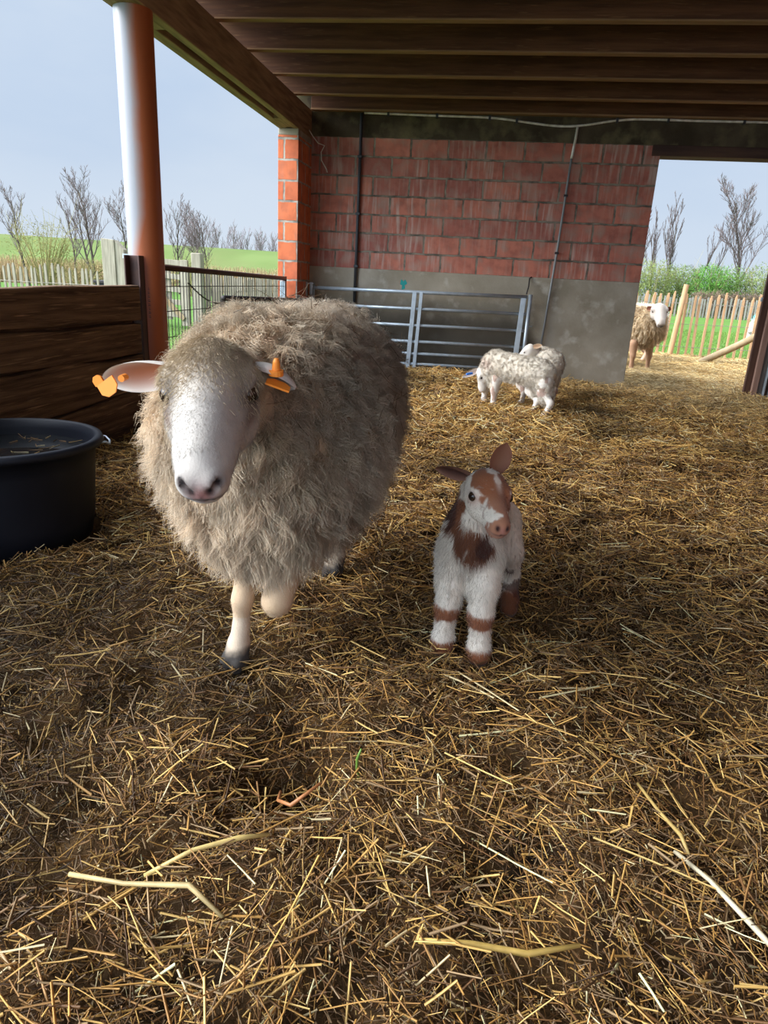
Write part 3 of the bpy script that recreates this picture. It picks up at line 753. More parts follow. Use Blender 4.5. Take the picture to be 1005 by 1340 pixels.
# ================================================================== THE SPOTTED LAMB
lamb = thing('lamb', 'small white and brown spotted lamb standing beside the big ewe', 'lamb', (.03, 1.85, 0))
HL = Frame((.014, 1.780, .497), (.317, -.92, -.19), (.10, -.12, .99), .193, .93)
lp, lc = head_prims(HL, True)
prims = [ell((.005, 1.83, .335), (.078, .10, .10), .04), ell((.03, 1.95, .335), (.07, .13, .085), .05), ell((.05, 2.04, .335), (.066, .08, .08), .04),
         cap((.002, 1.815, .37), (.010, 1.80, .47), .064, .05, .03)] + lp
prims += leg([(-.035, 1.80, .30), (-.042, 1.775, .215), (-.046, 1.762, .145), (-.050, 1.768, .09), (-.052, 1.764, .04), (-.052, 1.752, .014)], [.055, .040, .030, .022, .027, .028], .025)
prims += leg([(.040, 1.80, .30), (.046, 1.765, .215), (.047, 1.740, .14), (.050, 1.742, .085), (.051, 1.735, .04), (.052, 1.722, .014)], [.055, .040, .030, .022, .027, .028], .025)
for hx, hy in ((.142, 2.05), (.03, 2.09)):
    prims += leg([(hx - .05 if hx > .1 else hx, hy, .32), (hx - .02, hy - .03, .225), (hx, hy + .035, .125), (hx, hy + .012, .05), (hx, hy, .014)], [.055, .038, .021, .024, .027], .02)
V, Q = soft_body(prims, lc, .0037)
def lamb_col(P):
    q = HL.loc(P); n = (fbm(P, 34, 12, 4) - .5) * 1.5; n2 = fbm(P, 90, 5) - .5
    c = np.tile((.66, .585, .485), (len(P), 1)) * (1 + .25 * n2)[:, None]
    BR = np.array((.26, .095, .042)); DK = np.array((.075, .028, .018))
    def blend(w, col):
        nonlocal c
        w = np.clip(w, 0, 1)[:, None]; c = c * (1 - w) + np.array(col) * w
    hd = q[:, 1] > -.10
    hd = hd & (P[:, 2] > .37)
    # brown mask over brow, bridge and muzzle; white blaze on the crown and cheek
    d = np.minimum.reduce([((q[:, 0] + .12) / .20) ** 2 + ((q[:, 1] - .30) / .24) ** 2 + ((q[:, 2] - .22) / .17) ** 2,
                           ((q[:, 0] + .12) / .13) ** 2 + ((q[:, 1] - .52) / .2) ** 2 + ((q[:, 2] - .10) / .13) ** 2,
                           ((q[:, 0] - .17) / .22) ** 2 + ((q[:, 1] - .40) / .34) ** 2 + ((q[:, 2] - .10) / .24) ** 2,
                           ((q[:, 0] + .0) / .19) ** 2 + ((q[:, 1] - .64) / .34) ** 2 + ((q[:, 2] - .03) / .19) ** 2,
                           ((q[:, 0]) / .26) ** 2 + ((q[:, 1] - .95) / .30) ** 2 + ((q[:, 2] + .14) / .24) ** 2]) + 1.6 * n
    blend(sstep(-d, -1.1, -.75) * hd, BR)
    tb = sstep(q[:, 1], .5, .75)[:, None] * (sstep(-d, -1.1, -.75) * hd)[:, None] * .55; c = c * (1 - tb) + np.array((.40, .20, .125)) * tb
    g = np.exp(-(((q[:, 0] - .06) / .045) ** 2 + ((q[:, 1] - .42) / .12) ** 2 + ((q[:, 2] - .2) / .2) ** 2)) * hd; blend(g * .8, (.62, .5, .4))
    g = np.exp(-(((np.abs(q[:, 0]) - .27) / .09) ** 2 + ((q[:, 1] - .43) / .12) ** 2 + ((q[:, 2] - .02) / .09) ** 2)) * hd; blend(g * .85, (.45, .24, .17))
    g = np.exp(-(((np.abs(q[:, 0]) - .285) / .035) ** 2 + ((q[:, 1] - .40) / .07) ** 2 + ((q[:, 2] - .03) / .045) ** 2)) * hd; blend(g * 1.3, (.04, .02, .015))
    sp = (vnoise(P, 120, 8) > .80) & hd & (q[:, 0] < -.1) & (q[:, 1] > .3); blend(sp * .5, (.30, .2, .16))
    g = np.exp(-(((q[:, 0]) / .05) ** 2 + ((q[:, 1] - 1.04) / .07) ** 2 + ((q[:, 2] + .13) / .05) ** 2)) * hd; blend(g * .7, (.40, .17, .14))
    g = np.exp(-(((np.abs(q[:, 0]) - .07) / .03) ** 2 + ((q[:, 1] - 1.01) / .06) ** 2 + ((q[:, 2] + .10) / .038) ** 2)) * hd; blend(g * 1.4, (.03, .012, .012))
    g = np.exp(-((q[:, 0] / .12) ** 2 + ((q[:, 1] - .97) / .12) ** 2 + ((q[:, 2] + .20) / .018) ** 2)) * hd; blend(g * 1., (.10, .04, .03))
    # brown collar round the throat, two lobes down the breast
    nk = (P[:, 2] < .485) & ~((q[:, 1] > .22) & (q[:, 2] > -.42))
    d = np.minimum(((P[:, 0] + .050) / .030) ** 2 + ((P[:, 2] - .405) / .075) ** 2, ((P[:, 0] - .022) / .040) ** 2 + ((P[:, 2] - .325) / .055) ** 2)
    d = np.minimum(d, ((P[:, 0] + .022) / .032) ** 2 + ((P[:, 2] - .350) / .045) ** 2) + 1.9 * n
    blend(sstep(-d, -1.15, -.6) * nk * (P[:, 1] < 1.86), BR * .62)
    d2 = np.minimum(((P[:, 0] + .058) / .014) ** 2 + ((P[:, 2] - .42) / .06) ** 2, ((P[:, 0] - .035) / .022) ** 2 + ((P[:, 2] - .335) / .035) ** 2) + 1.2 * n
    blend(sstep(-d2, -1.1, -.6) * nk * (P[:, 1] < 1.87), DK)
    # stockings
    fr = P[:, 1] < 1.9
    z = P[:, 2] + .018 * n
    band = sstep(z, .094, .104) * (1 - sstep(z, .142, .154)); foot = 1 - sstep(z, .034, .046)
    blend(np.maximum(band, foot) * fr, BR * .95)
    blend((1 - sstep(z, .07, .09)) * ~fr, BR * .55); blend(((P[:, 1] > 1.98) & (P[:, 2] < .24) & (vnoise(P, 45, 3) > .6)) * .85, DK)
    blend(sstep(-P[:, 2], -.012, -.004) * 1., (.10, .06, .045))
    return c
lay_l = lambda P, N: np.where(((HL.loc(P)[:, 1] > 0) & (P[:, 2] > .42))[:, None], HL.f * .6, np.array((0, 0, -.8)))
clr = lambda P: (((HL.loc(P)[:, 1] < .85) | (P[:, 2] < .37)) & (P[:, 2] > .02)) * 1.
FV, FQ, FC = fur(V, Q, 30000, .012, .0005, lamb_col, lambda P: clr(P) * (1.0 - 1. * ((HL.loc(P)[:, 1] > .05) & (P[:, 2] > .36) & (P[:, 1] < 1.80))), lay_l, 3)
thr = lambda P: ((P[:, 2] > .24) & (P[:, 2] < .41) & (P[:, 1] < 1.84) & (HL.loc(P)[:, 1] < .45)) * 1.
GV, GQ, GC = fur(V, Q, 4000, .022, .0006, lamb_col, thr, lay_l, 3)
fcl = lambda P: ((HL.loc(P)[:, 1] > .0) & (HL.loc(P)[:, 1] < .92) & (P[:, 2] > .38) & (P[:, 1] < 1.82)) * 1.
IV, IQ, IC = fur(V, Q, 9000, .0042, .0004, lamb_col, fcl, lay_l, 2)
vv, qq, cc = join([(V, Q, lamb_col(V)), (FV, FQ, FC), (GV, GQ, GC), (IV, IQ, IC)])
skin_object('body', vv, qq, cc, lamb)
add_eyes(HL, lamb, True, .072)
make_ear(lamb, HL.p(-.22, .02, .10), (-.115, 1.79, .520), (.2, -.8, -.55), .024, (.30, .15, .10), (.11, .05, .04), .6, 'ear held out sideways, dark brown')
make_ear(lamb, HL.p(.17, .00, .16), (.070, 1.785, .612), (.1, -1., -.1), .027, (.24, .10, .06), (.24, .105, .06), .45, 'pricked brown ear')
# ================================================================== the other sheep
def flock_member(name, label, cat, loc, H, lam, spine, legs, ears, wool, tuft=1500, per=7, wl=.03, ww=.0018, base=(.6, .5, .35), tip=(.8, .7, .55), res=.012, body_r=.0, facecol=(.70, .64, .56), legcol=(.60, .46, .34), colfn=None, hang=.5, eyes=True, legpatch=None, group=None, nose=(.05, .035, .035), curl=(.14, 7.)):
    root = thing(name, label, cat, loc, group)
    hp, hc = head_prims(H, lam)
    pr = [cap(a, b, ra, rb, .06) for a, b, ra, rb in spine] + hp
    for pts, rs in legs: pr += leg(pts, rs, .02)
    V, Q = soft_body(pr, hc if H.L / res > 22 else [], res)
    def bc(P):
        q = H.loc(P); n = fbm(P, 40, 3) - .5
        c = np.tile(np.array(facecol), (len(P), 1)) * (1 + .2 * n)[:, None]
        hd = (q[:, 1] > -.05) & (np.abs(q[:, 0]) < .4) & (np.abs(q[:, 2]) < .45)
        lo = ~hd
        c[lo] = np.array(legcol) * (1 + .3 * n[lo])[:, None]
        if legpatch is not None:
            w = (lo & (vnoise(P, 30, 4) > .62))[:, None] * .8; c = c * (1 - w) + np.array(legpatch) * w
        g = np.exp(-((q[:, 0] / .11) ** 2 + ((q[:, 1] - 1.) / .1) ** 2 + ((q[:, 2] + .06) / .08) ** 2))[:, None] * hd[:, None]; c = c * (1 - g) + np.array(nose) * g
        g = np.exp(-(((np.abs(q[:, 0]) - (.27 if lam else .22)) / .07) ** 2 + ((q[:, 1] - (.4 if lam else .29)) / .12) ** 2 + ((q[:, 2] - .03) / .08) ** 2))[:, None] * hd[:, None] * .6; c = c * (1 - g) + np.array((.12, .09, .08)) * g
        return c
    FV, FQ, FC = fur(V, Q, 4000, .008 if lam else .012, .0009, bc)
    vv, qq, cc = join([(V, Q, bc(V)), (FV, FQ, FC)])
    skin_object('body', vv, qq, cc, root)
    if eyes: add_eyes(H, root, lam, .05)
    WV, WQ = soft_body(wool, [], .012)
    fleece('fleece', WV, WQ, root, tuft, per, wl, ww, base, tip, .3, None, curl, 3, .009, hang, colfn, .55, .025)
    for b, t, face, w, co, ci in ears: make_ear(root, H.p(*b), t, face, w, co, ci, .4, fat=.01)
    return root

def four_legs(spec, rf, zt):
    """spec: (x, y, front?, dx, dy of the walk direction)"""
    out = []
    for x, y, front, dx, dy in spec:
        g = float(ground(np.array([x]), np.array([y]))[0]); s = zt
        if front: out.append(([(x - dx * .02, y - dy * .02, s * 1.1 + g), (x, y, s * .62 + g), (x + dx * .0, y + dy * .0, s * .28 + g), (x, y, s * .12 + g), (x + dx * .012, y + dy * .012, .014 + g)], [rf * 2., rf * 1.25, rf * .85, rf * .95, rf * 1.1]))
        else: out.append(([(x + dx * .03, y + dy * .03, s * 1.15 + g), (x + dx * .04, y + dy * .04, s * .8 + g), (x - dx * .05, y - dy * .05, s * .5 + g), (x - dx * .01, y - dy * .01, s * .12 + g), (x + dx * .012, y + dy * .012, .014 + g)], [rf * 2.4, rf * 1.9, rf * .95, rf * .9, rf * 1.1]))
    return out
D1 = unit((-.39, .40, 0))
H1 = Frame((-.022, 6.21, .305), (-.16, -.02, -.78), (-.72, .0, .15), .205, .95)
# f points down to the straw, u forward
def wl1(T, N, b, t):
    w = np.exp(-(((T - np.array((-.0, 6.12, .36))) / np.array((.05, .12, .045))) ** 2).sum(1))[:, None] * .8
    return b * (1 - w) + np.array((.30, .14, .10)) * w, t * (1 - w) + np.array((.42, .22, .17)) * w
flock_member('lamb', 'white lamb with blue ear tag grazing side-on before the metal gate', 'lamb', (.24, 5.98, 0), H1, True,
    [((.07, 6.14, .34), (.42, 5.80, .335), .085, .085), ((.06, 6.15, .37), (-.01, 6.20, .30), .075, .05)],
    four_legs([(.078, 6.06, 1, *D1[:2]), (-.005, 6.26, 1, *D1[:2]), (.489, 5.655, 0, *D1[:2]), (.405, 5.90, 0, *D1[:2])], .026, .24),
    [((-.22, .02, .06), (-.205, 6.10, .235), (-.3, -.9, .2), .026, (.70, .66, .62), (.66, .52, .46)), ((.22, .02, .06), (.075, 6.03, .25), (-.2, -.9, .4), .026, (.70, .66, .62), (.66, .52, .46))],
    [cap((.075, 6.12, .355), (.42, 5.80, .345), .115, .112, .04), cap((.05, 6.15, .37), (.0, 6.19, .31), .09, .06, .05), cap((.46, 5.72, .33), (.485, 5.672, .165), .092, .052, .04), cap((.40, 5.86, .31), (.41, 5.89, .165), .085, .048, .04), cap((.07, 6.09, .29), (.074, 6.07, .185), .07, .042, .04), cap((.04, 6.14, .30), (.04, 6.14, .22), .08, .045, .04), ell((.43, 5.77, .37), (.09, .09, .075), .03)],
    1700, 7, .018, .0016, (.78, .70, .58), (.92, .86, .76), .009, legcol=(.72, .66, .58), colfn=wl1, hang=.2, legpatch=(.34, .2, .15), nose=(.45, .26, .24), curl=(.25, 9.))
lt = [o for o in bpy.data.objects if o.name.startswith('ear') and o.parent and o.parent.name == 'lamb.001'][0]
mb = MB(); mb.bar((-.125, 6.105, .268), (-.175, 6.09, .256), .024, .014); mb.build('ear_tag', M['blue'], lt, 'blue ear tag')
H2 = Frame((.395, 6.52, .47), (-.75, .1, -.45), (-.2, .1, .9), .19, .95)
D2 = unit((-.35, .93, 0))
flock_member('lamb', 'white lamb mostly hidden behind the grazing lamb, rump towards the concrete', 'lamb', (.50, 6.6, 0), H2, True,
    [((.44, 6.72, .36), (.55, 6.42, .35), .09, .09), ((.44, 6.70, .40), (.41, 6.55, .45), .07, .05)],
    four_legs([(.40, 6.86, 1, *D2[:2]), (.52, 6.88, 1, *D2[:2]), (.595, 6.40, 0, *D2[:2]), (.33, 6.42, 0, *D2[:2])], .025, .24),
    [((-.2, .0, .08), (.33, 6.62, .49), (-.2, -.9, .2), .026, (.7, .64, .58), (.6, .42, .34)), ((.2, .0, .1), (.455, 6.44, .515), (-.3, -.8, .1), .022, (.55, .40, .26), (.40, .24, .14))],
    [cap((.45, 6.74, .37), (.555, 6.44, .365), .115, .12, .04), cap((.575, 6.40, .33), (.59, 6.40, .16), .09, .05, .04), cap((.40, 6.44, .30), (.34, 6.43, .17), .08, .045, .04)],
    900, 7, .016, .0016, (.78, .70, .58), (.92, .86, .76), .009, legcol=(.70, .62, .54), hang=.2, legpatch=(.34, .2, .15), nose=(.45, .26, .24), curl=(.25, 9.))
# ewe in the doorway
H3 = Frame((2.125, 9.80, .845), (.06, -.55, -.58), (.0, -.5, .8), .315, 1.42, 1.22)
D3 = unit((.55, -.62, 0))
flock_member('ewe', 'cream ewe with brown ears standing in the doorway and looking in', 'sheep', (1.9, 10.1, 0), H3, False,
    [((2.05, 10.0, .58), (1.7, 10.45, .56), .17, .18), ((2.08, 9.95, .62), (2.125, 9.82, .78), .12, .09)],
    four_legs([(1.909, 9.85, 1, *D3[:2]), (2.147, 9.985, 1, *D3[:2]), (1.83, 10.42, 0, *D3[:2]), (1.55, 10.5, 0, *D3[:2])], .030, .32),
    [((-.2, .1, .02), (1.975, 9.80, .805), (.1, -.9, -.1), .032, (.36, .17, .10), (.22, .09, .06)), ((.2, .1, .02), (2.285, 9.80, .808), (-.1, -.9, -.1), .032, (.36, .17, .10), (.22, .09, .06))],
    [cap((2.05, 10.0, .57), (1.7, 10.45, .57), .235, .245, .06), cap((2.08, 9.95, .62), (2.125, 9.86, .74), .16, .10, .06)],
    2600, 8, .055, .0022, (.52, .38, .22), (.86, .70, .48), .012, facecol=(.44, .385, .33), legcol=(.34, .20, .12), hang=.9)
H4 = Frame((1.28, 11.3, .52), (-.6, -.1, -.7), (-.6, 0, .5), .27)
flock_member('ewe', 'white sheep standing crosswise behind the doorway ewe', 'sheep', (1.95, 11.25, 0), H4, False,
    [((2.3, 11.25, .57), (1.55, 11.3, .57), .18, .17), ((1.55, 11.3, .6), (1.3, 11.3, .52), .13, .09)],
    four_legs([(1.6, 11.15, 1, -1, 0), (1.6, 11.4, 1, -1, 0), (2.3, 11.12, 0, -1, 0), (2.35, 11.4, 0, -1, 0)], .032, .32),
    [((-.2, .1, .02), (1.25, 11.1, .55), (-.5, -.6, .3), .03, (.7, .6, .5), (.6, .4, .3)), ((.2, .1, .02), (1.25, 11.5, .55), (-.5, .6, .3), .03, (.7, .6, .5), (.6, .4, .3))],
    [cap((2.30, 11.25, .60), (1.55, 11.3, .60), .25, .24, .06), ell((2.43, 11.25, .6), (.16, .2, .22), .05)],
    1500, 7, .045, .0024, (.76, .68, .55), (.92, .87, .78), .014, legcol=(.6, .42, .3), hang=.7, eyes=False)
H5 = Frame((4.70, 13.95, .46), (-.35, -.35, -.8), (-.6, -.2, .5), .27)
def wblue(T, N, b, t):
    w = (1.1 * np.exp(-(((T - np.array((4.80, 13.85, .76))) / np.array((.13, .35, .13))) ** 2).sum(1)) * 1.6).clip(0, .9)[:, None]
    return b * (1 - w) + np.array((.12, .50, .52)) * w, t * (1 - w) + np.array((.22, .66, .66)) * w
flock_member('ewe', 'white sheep with a turquoise marking on its back grazing beyond the paling fence', 'sheep', (5.15, 14., 0), H5, False,
    [((4.95, 14.0, .57), (5.5, 14.05, .57), .17, .17), ((4.9, 14.0, .58), (4.73, 13.97, .47), .12, .09)],
    four_legs([(4.92, 13.9, 1, -1, 0), (4.92, 14.15, 1, -1, 0), (5.5, 13.9, 0, -1, 0), (5.5, 14.18, 0, -1, 0)], .032, .32),
    [((-.2, .1, .02), (4.62, 13.72, .46), (-.4, -.7, .3), .03, (.72, .66, .6), (.6, .4, .35)), ((.2, .1, .02), (4.68, 14.2, .47), (-.5, .6, .3), .03, (.72, .66, .6), (.6, .4, .35))],
    [cap((4.97, 14.0, .58), (5.5, 14.05, .58), .24, .25, .06), cap((4.92, 14.0, .6), (4.76, 13.98, .5), .17, .11, .05)],
    1500, 7, .04, .0026, (.76, .68, .55), (.92, .87, .78), .014, legcol=(.5, .36, .26), colfn=wblue, hang=.6, eyes=False, nose=(.08, .06, .06))

# ================================================================== THE BARN
YB = 7.91
def structure(mb, name, m, bevel=0.): return mb.build(name, M[m], None, bevel=bevel, kind='structure')
structure(MB().box((-2.3, YB, 1.10), (1.482, YB + .19, 2.39)), 'wall_back', 'brick', 0)
structure(MB().box((-2.3, YB - .008, -.15), (1.482, YB + .198, 1.10)), 'trim_1', 'plinth', .006)
structure(MB().box((-2.3, YB - .004, 2.385), (4.1, YB + .194, 2.83)), 'trim_2', 'conc_dark', .006)
structure(MB().box((1.40, YB - .012, 2.292), (3.3, YB + .2, 2.39)), 'trim_3', 'lintel', .006)
structure(MB().box((3.02, YB, -.1), (4.1, YB + .19, 2.39)), 'wall_back_beyond_door', 'block_wall')
structure(MB().box((4.0, -3.2, -.15), (4.19, YB + .19, 2.82)), 'wall_right', 'block_wall')
structure(MB().box((-2.32, -1.4, 2.822), (4.3, YB + .25, 2.87)), 'ceiling', 'roof')
# brick pillar carrying the beam
pl = thing('brick_pillar', 'orange brick pillar in the back corner under the beam', 'pillar', (-2.165, 7.65, 0))
MB().box((-2.27, 7.40, -.1), (-2.06, YB + .19, 2.30)).build('brickwork', M['brick_pillar'], pl, bevel=.004)
MB().box((-2.268, 7.402, 2.30), (-2.062, YB + .18, 2.362)).build('mortar_bed', M['conc'], pl, bevel=.008)
# eaves beam: two timbers and a slot
bm = thing('roof_beam', 'heavy brown timber beam running from the post to the brick pillar', 'beam', (-2.165, 3.7, 2.36))
MB().box((-2.125, -3.2, 2.36), (-2.06, YB, 2.622)).build('inner_timber', M['beam'], bm, bevel=.006)
MB().box((-2.27, -3.2, 2.36), (-2.185, YB, 2.622)).build('outer_timber', M['beam'], bm, bevel=.006)
MB().box((-2.185, -3.2, 2.42), (-2.125, YB, 2.60)).build('packing_piece', M['lintel'], bm)
for i, (a, b) in enumerate(((6.98, 7.36), (4.05, 4.62))):
    MB().box((-2.186, a, 2.361), (-2.124, b, 2.425)).build('packing_block', M['beam'], bm)
names = {0: 'brown ceiling joist closest to the back wall', 1: 'second brown ceiling joist out from the back wall', 2: 'third brown ceiling joist out from the back wall', 3: 'fourth brown ceiling joist from the back wall, at the picture top'}
for i in range(8):
    y = 7.21 - .652 * i
    jo = MB().box((-2.29, y, 2.622), (4.0, y + .062, 2.822)).build('ceiling_joist', M['joist'], None, bevel=.006)
    MB().box((-2.06, y - .003, 2.614), (4.0, y + .065, 2.626)).build('lit_edge', M['lit_edge'], jo, 'pale strip painted as bounced light under the joist', bevel=.003)  # added strip, its paler colour stands in for light from below
    tag(jo, names.get(i, 'brown ceiling joist over the near part of the barn, above the picture'), 'joist', 'ceiling joists')
jo = MB().box((-2.05, YB - .085, 2.622), (4.0, YB - .01, 2.822)).build('ceiling_joist', M['joist'], None, bevel=.006)
MB().box((-2.05, YB - .09, 2.612), (4.0, YB - .012, 2.630)).build('lit_edge', M['lit_edge'], jo, 'pale strip painted as bounced light under the joist', bevel=.003)
tag(jo, 'last ceiling joist lying against the back wall above the cable', 'joist', 'ceiling joists')

# round post
po = thing('round_post', 'tall round pipe post, white outside and rust brown inside', 'post', (-2.16, 4.29, 0))
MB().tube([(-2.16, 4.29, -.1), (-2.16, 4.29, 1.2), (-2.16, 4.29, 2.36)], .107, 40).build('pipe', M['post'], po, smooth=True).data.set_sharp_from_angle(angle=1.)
mk = MB()
for i, (w, dz) in enumerate(((.010, 0), (.014, .017), (.008, .032), (.013, .047), (.013, .064), (.010, .080), (.012, .095), (.009, .11))):
    a = math.radians(-62); c = np.array((-2.16 + .1078 * math.cos(a), 4.29 + .1078 * math.sin(a), .70 + dz * 1.5)); tx = np.array((-math.sin(a), math.cos(a), 0))
    mk.bar(c - tx * w / 2, c + tx * w / 2, .004, .0012, (math.cos(a), math.sin(a), 0)); mk.bar(c - tx * w / 2 + np.array((0, 0, .009)), c + tx * w / 3 + np.array((0, 0, .009)), .003, .0012, (math.cos(a), math.sin(a), 0))
mk.build('printed_mark', M['steel_dark'], po, 'small dark print running up the pipe')
for z, a in ((1.62, -100), (1.35, -120), (1.5, -112), (1.12, -104), (1.9, -96), (1.27, -95), (1.78, -125)):
    pass

# timber partition
pt = thing('timber_partition', 'dark rough timber board partition behind the black tub', 'partition', (-2.16, 2.6, 0))
def plank(z0a, z1a, z0b, z1b, ya=.9, yb=4.12, x0=-2.19, x1=-2.13, seed=0):
    n = 40; mb = MB(); V = []; ys = np.linspace(ya, yb, n); r = np.random.default_rng(seed)
    wb = np.interp(ys, np.linspace(ya, yb, 9), r.normal(0, .007, 9)); wt = np.interp(ys, np.linspace(ya, yb, 9), r.normal(0, .006, 9)); dx = np.interp(ys, np.linspace(ya, yb, 6), r.normal(0, .006, 6))
    for i, y in enumerate(ys):
        t = i / (n - 1); a = z0a + (z0b - z0a) * t + wb[i]; b = z1a + (z1b - z1a) * t + wt[i]
        V += [(x0, y, a), (x1 + dx[i], y, a), (x1 + dx[i], y, b), (x0, y, b)]
    Q = [(i * 4 + j, i * 4 + (j + 1) % 4, (i + 1) * 4 + (j + 1) % 4, (i + 1) * 4 + j) for i in range(n - 1) for j in range(4)] + [(3, 2, 1, 0), ((n - 1) * 4, (n - 1) * 4 + 1, (n - 1) * 4 + 2, (n - 1) * 4 + 3)]
    return mb.add(V, Q)
for k, z in enumerate(((-.08, .20, -.08, .27), (.21, .545, .28, .475), (.555, .70, .485, .672), (.708, .885, .682, .878))):
    plank(*z, seed=k + 3).build('board', M['plank'], pt, bevel=.008)
MB().box((-2.212, .9, -.08), (-2.191, 4.12, .86)).build('light_stop_sheet', M['plank'], pt)  # unseen sheet added so no daylight leaks between the boards
ch = MB(); ch.box((-2.225, 4.125, -.05), (-2.215, 4.185, 1.06)); ch.box((-2.225, 4.177, -.05), (-2.125, 4.185, 1.06)); ch.box((-2.135, 4.125, -.05), (-2.125, 4.185, 1.06))
ch.build('channel_post', M['steel_brown'], pt, 'rusty steel channel holding the boards', bevel=.003)

# black tub
tb = thing('water_tub', 'black rubber water tub on the straw in front of the boards', 'tub', (-1.76, 2.28, -.02))
prof = [(.0, 0), (.27, 0), (.285, .012), (.30, .10), (.315, .30), (.322, .362), (.345, .366), (.352, .378), (.345, .394), (.330, .398), (.318, .392), (.312, .36), (.305, .30), (.288, .04), (.26, .03), (0, .03)]
MB().lathe(prof, (-1.76, 2.28, -.02), 72).build('shell', M['tub'], tb, smooth=True)
MB().disc((-1.76, 2.28, -.02), .306, 60, .335).build('water', M['water'], tb, 'dark water surface')
hd = MB(); a0 = .52; c0 = np.array((-1.76 + .345 * math.cos(a0), 2.28 + .345 * math.sin(a0), .352)); tx = np.array((-math.sin(a0), math.cos(a0), 0)); ro = np.array((math.cos(a0), math.sin(a0), 0))
hd.tube([c0 - tx * .055 - ro * .01, c0 - tx * .05 + ro * .012, c0 - tx * .03 + ro * .026 - np.array((0, 0, .012)), c0 + tx * .03 + ro * .026 - np.array((0, 0, .012)), c0 + tx * .05 + ro * .012, c0 + tx * .055 - ro * .01], .0045, 8)
hd.build('handle', M['galv'], tb, 'pale wire handle', smooth=True)
n = 60; r = .27 * rng.random(n) ** .5; th = rng.uniform(0, 6.28, n); aa = rng.uniform(0, 6.28, n)
P = np.c_[-1.76 + r * np.cos(th), 2.28 + r * np.sin(th), np.full(n, .317)]; L_ = rng.uniform(.02, .09, n)
L_ = np.minimum(L_, .3 - r)
v, q, c = strands(P, np.c_[np.cos(aa), np.sin(aa), np.zeros(n)], L_, np.full(n, .0015), PAL[rng.integers(0, 5, n)] * .7, 2, .1)
o = link_mesh('floating_straw', raw_mesh('floating_straw', v - np.array((-1.76, 2.28, -.02)), q, None, True, c), M['straw'], tb); o['kind'] = 'stuff'

# galvanised field gate standing along the back wall
ga = thing('field_gate', 'galvanised seven-rail metal gate standing along the back wall', 'gate', (-.83, 7.79, 0))
YG = 7.79
for i, z in enumerate((.885, .712, .538, .365, .235, .122, .012)):
    l, r_ = -1.985, .345
    MB().tube([(l, YG, z - .012), ((l + r_) / 2, YG, z), (r_, YG, z + .012)], .019 if i == 0 else .0165, 14).build('rail', M['galv'], ga, smooth=True)
MB().tube([(-1.99, YG, -.08), (-1.99, YG, .90)], .024, 14).build('end_post', M['galv'], ga, smooth=True)
MB().tube([(.365, YG, -.08), (.375, YG, .925)], .022, 14).build('end_post', M['galv'], ga, smooth=True)
for x, dx, b in ((-.873, .018, .05), (-.800, .018, .04), (.29, .015, .06)):
    MB().bar((x - dx, YG - .022, -.06), (x + dx, YG - .022, .885), b * .9, .010, (0, 1, 0)).build('upright', M['galv'], ga, bevel=.002)
mb = MB(); mb.bar((-2.045, YG - .03, .915), (-1.97, YG - .03, .915), .05, .012); mb.bar((-2.05, YG - .03, .78), (-2.05, YG - .03, .93), .016, .05, (0, 1, 0)); mb.bar((-2.0, YG - .035, .80), (-2.0, YG - .035, .93), .03, .012, (0, 1, 0))
mb.build('hinge_bracket', M['galv'], ga, bevel=.002)
MB().tube([(.33, YG - .02, .93), (.345, YG + .05, 1.0), (.35, YG + .10, 1.09), (.372, YG + .108, 1.10)], .007, 8).build('hook', M['steel_dark'], ga, 'dark hook fastening the gate to the wall', smooth=True)
MB().tube([(.37, YG, .60), (.43, YG - .0, .60)], .006, 8).build('latch_pin', M['galv'], ga, smooth=True)

# cables on the wall
c = MB().tube([(-1.528, YB - .03, 2.60), (-1.530, YB - .03, 1.9), (-1.532, YB - .03, 1.3), (-1.536, YB - .035, .74)], .0165, 12)
cd = thing('conduit', 'black vertical conduit left on the brick wall, ending above the gate', 'conduit', (-1.53, YB - .03, .74))
c.build('pipe', M['pipe_black'], cd, smooth=True)
for z in (2.2, 1.65, 1.12): MB().box((-1.555, YB - .05, z - .012), (-1.507, YB - .004, z + .012)).build('clip', M['pipe_black'], cd, bevel=.003)
wc = thing('cable', 'pale cable sagging along the top of the brick wall', 'cable', (.4, YB - .04, 2.6))
pts = [(-1.50, 2.605), (-1.2, 2.60), (-.6, 2.592), (-.2, 2.59), (.05, 2.565), (.35, 2.53), (.56, 2.52), (.66, 2.525), (.85, 2.56), (1.05, 2.60), (1.35, 2.605), (1.7, 2.60), (2.1, 2.60), (2.6, 2.60), (3.2, 2.605)]
xs = np.linspace(-1.50, 3.2, 80); zs = np.interp(xs, [p[0] for p in pts], [p[1] for p in pts]); zs = np.convolve(np.pad(zs, 3, 'edge'), np.ones(7) / 7, 'valid')
MB().tube(np.c_[xs, np.full(80, YB - .032), zs], .0105, 10).build('sheath', M['pipe_white'], wc, smooth=True)
for x in (-1.25, -.75, -.22, .05, 1.02, 1.5, 2.2, 2.65):
    z = float(np.interp(x, xs, zs)); MB().box((x - .012, YB - .05, z - .02), (x + .012, YB - .004, z + .022)).build('clip', M['pipe_black'], wc, bevel=.003)
gc = thing('conduit', 'pale grey conduit slanting down the wall beside the gate', 'conduit', (.60, YB - .03, .3))
MB().tube([(.65, YB - .03, 2.525), (.645, YB - .03, 2.42), (.632, YB - .03, 2.28), (.628, YB - .03, 2.24)], .0135, 10).build('upper_sleeve', M['pipe_white'], gc, smooth=True)
MB().tube([(.628, YB - .03, 2.25), (.60, YB - .03, 1.4), (.575, YB - .03, .9), (.545, YB - .035, .30)], .0115, 10).build('pipe', M['pipe_grey'], gc, smooth=True)
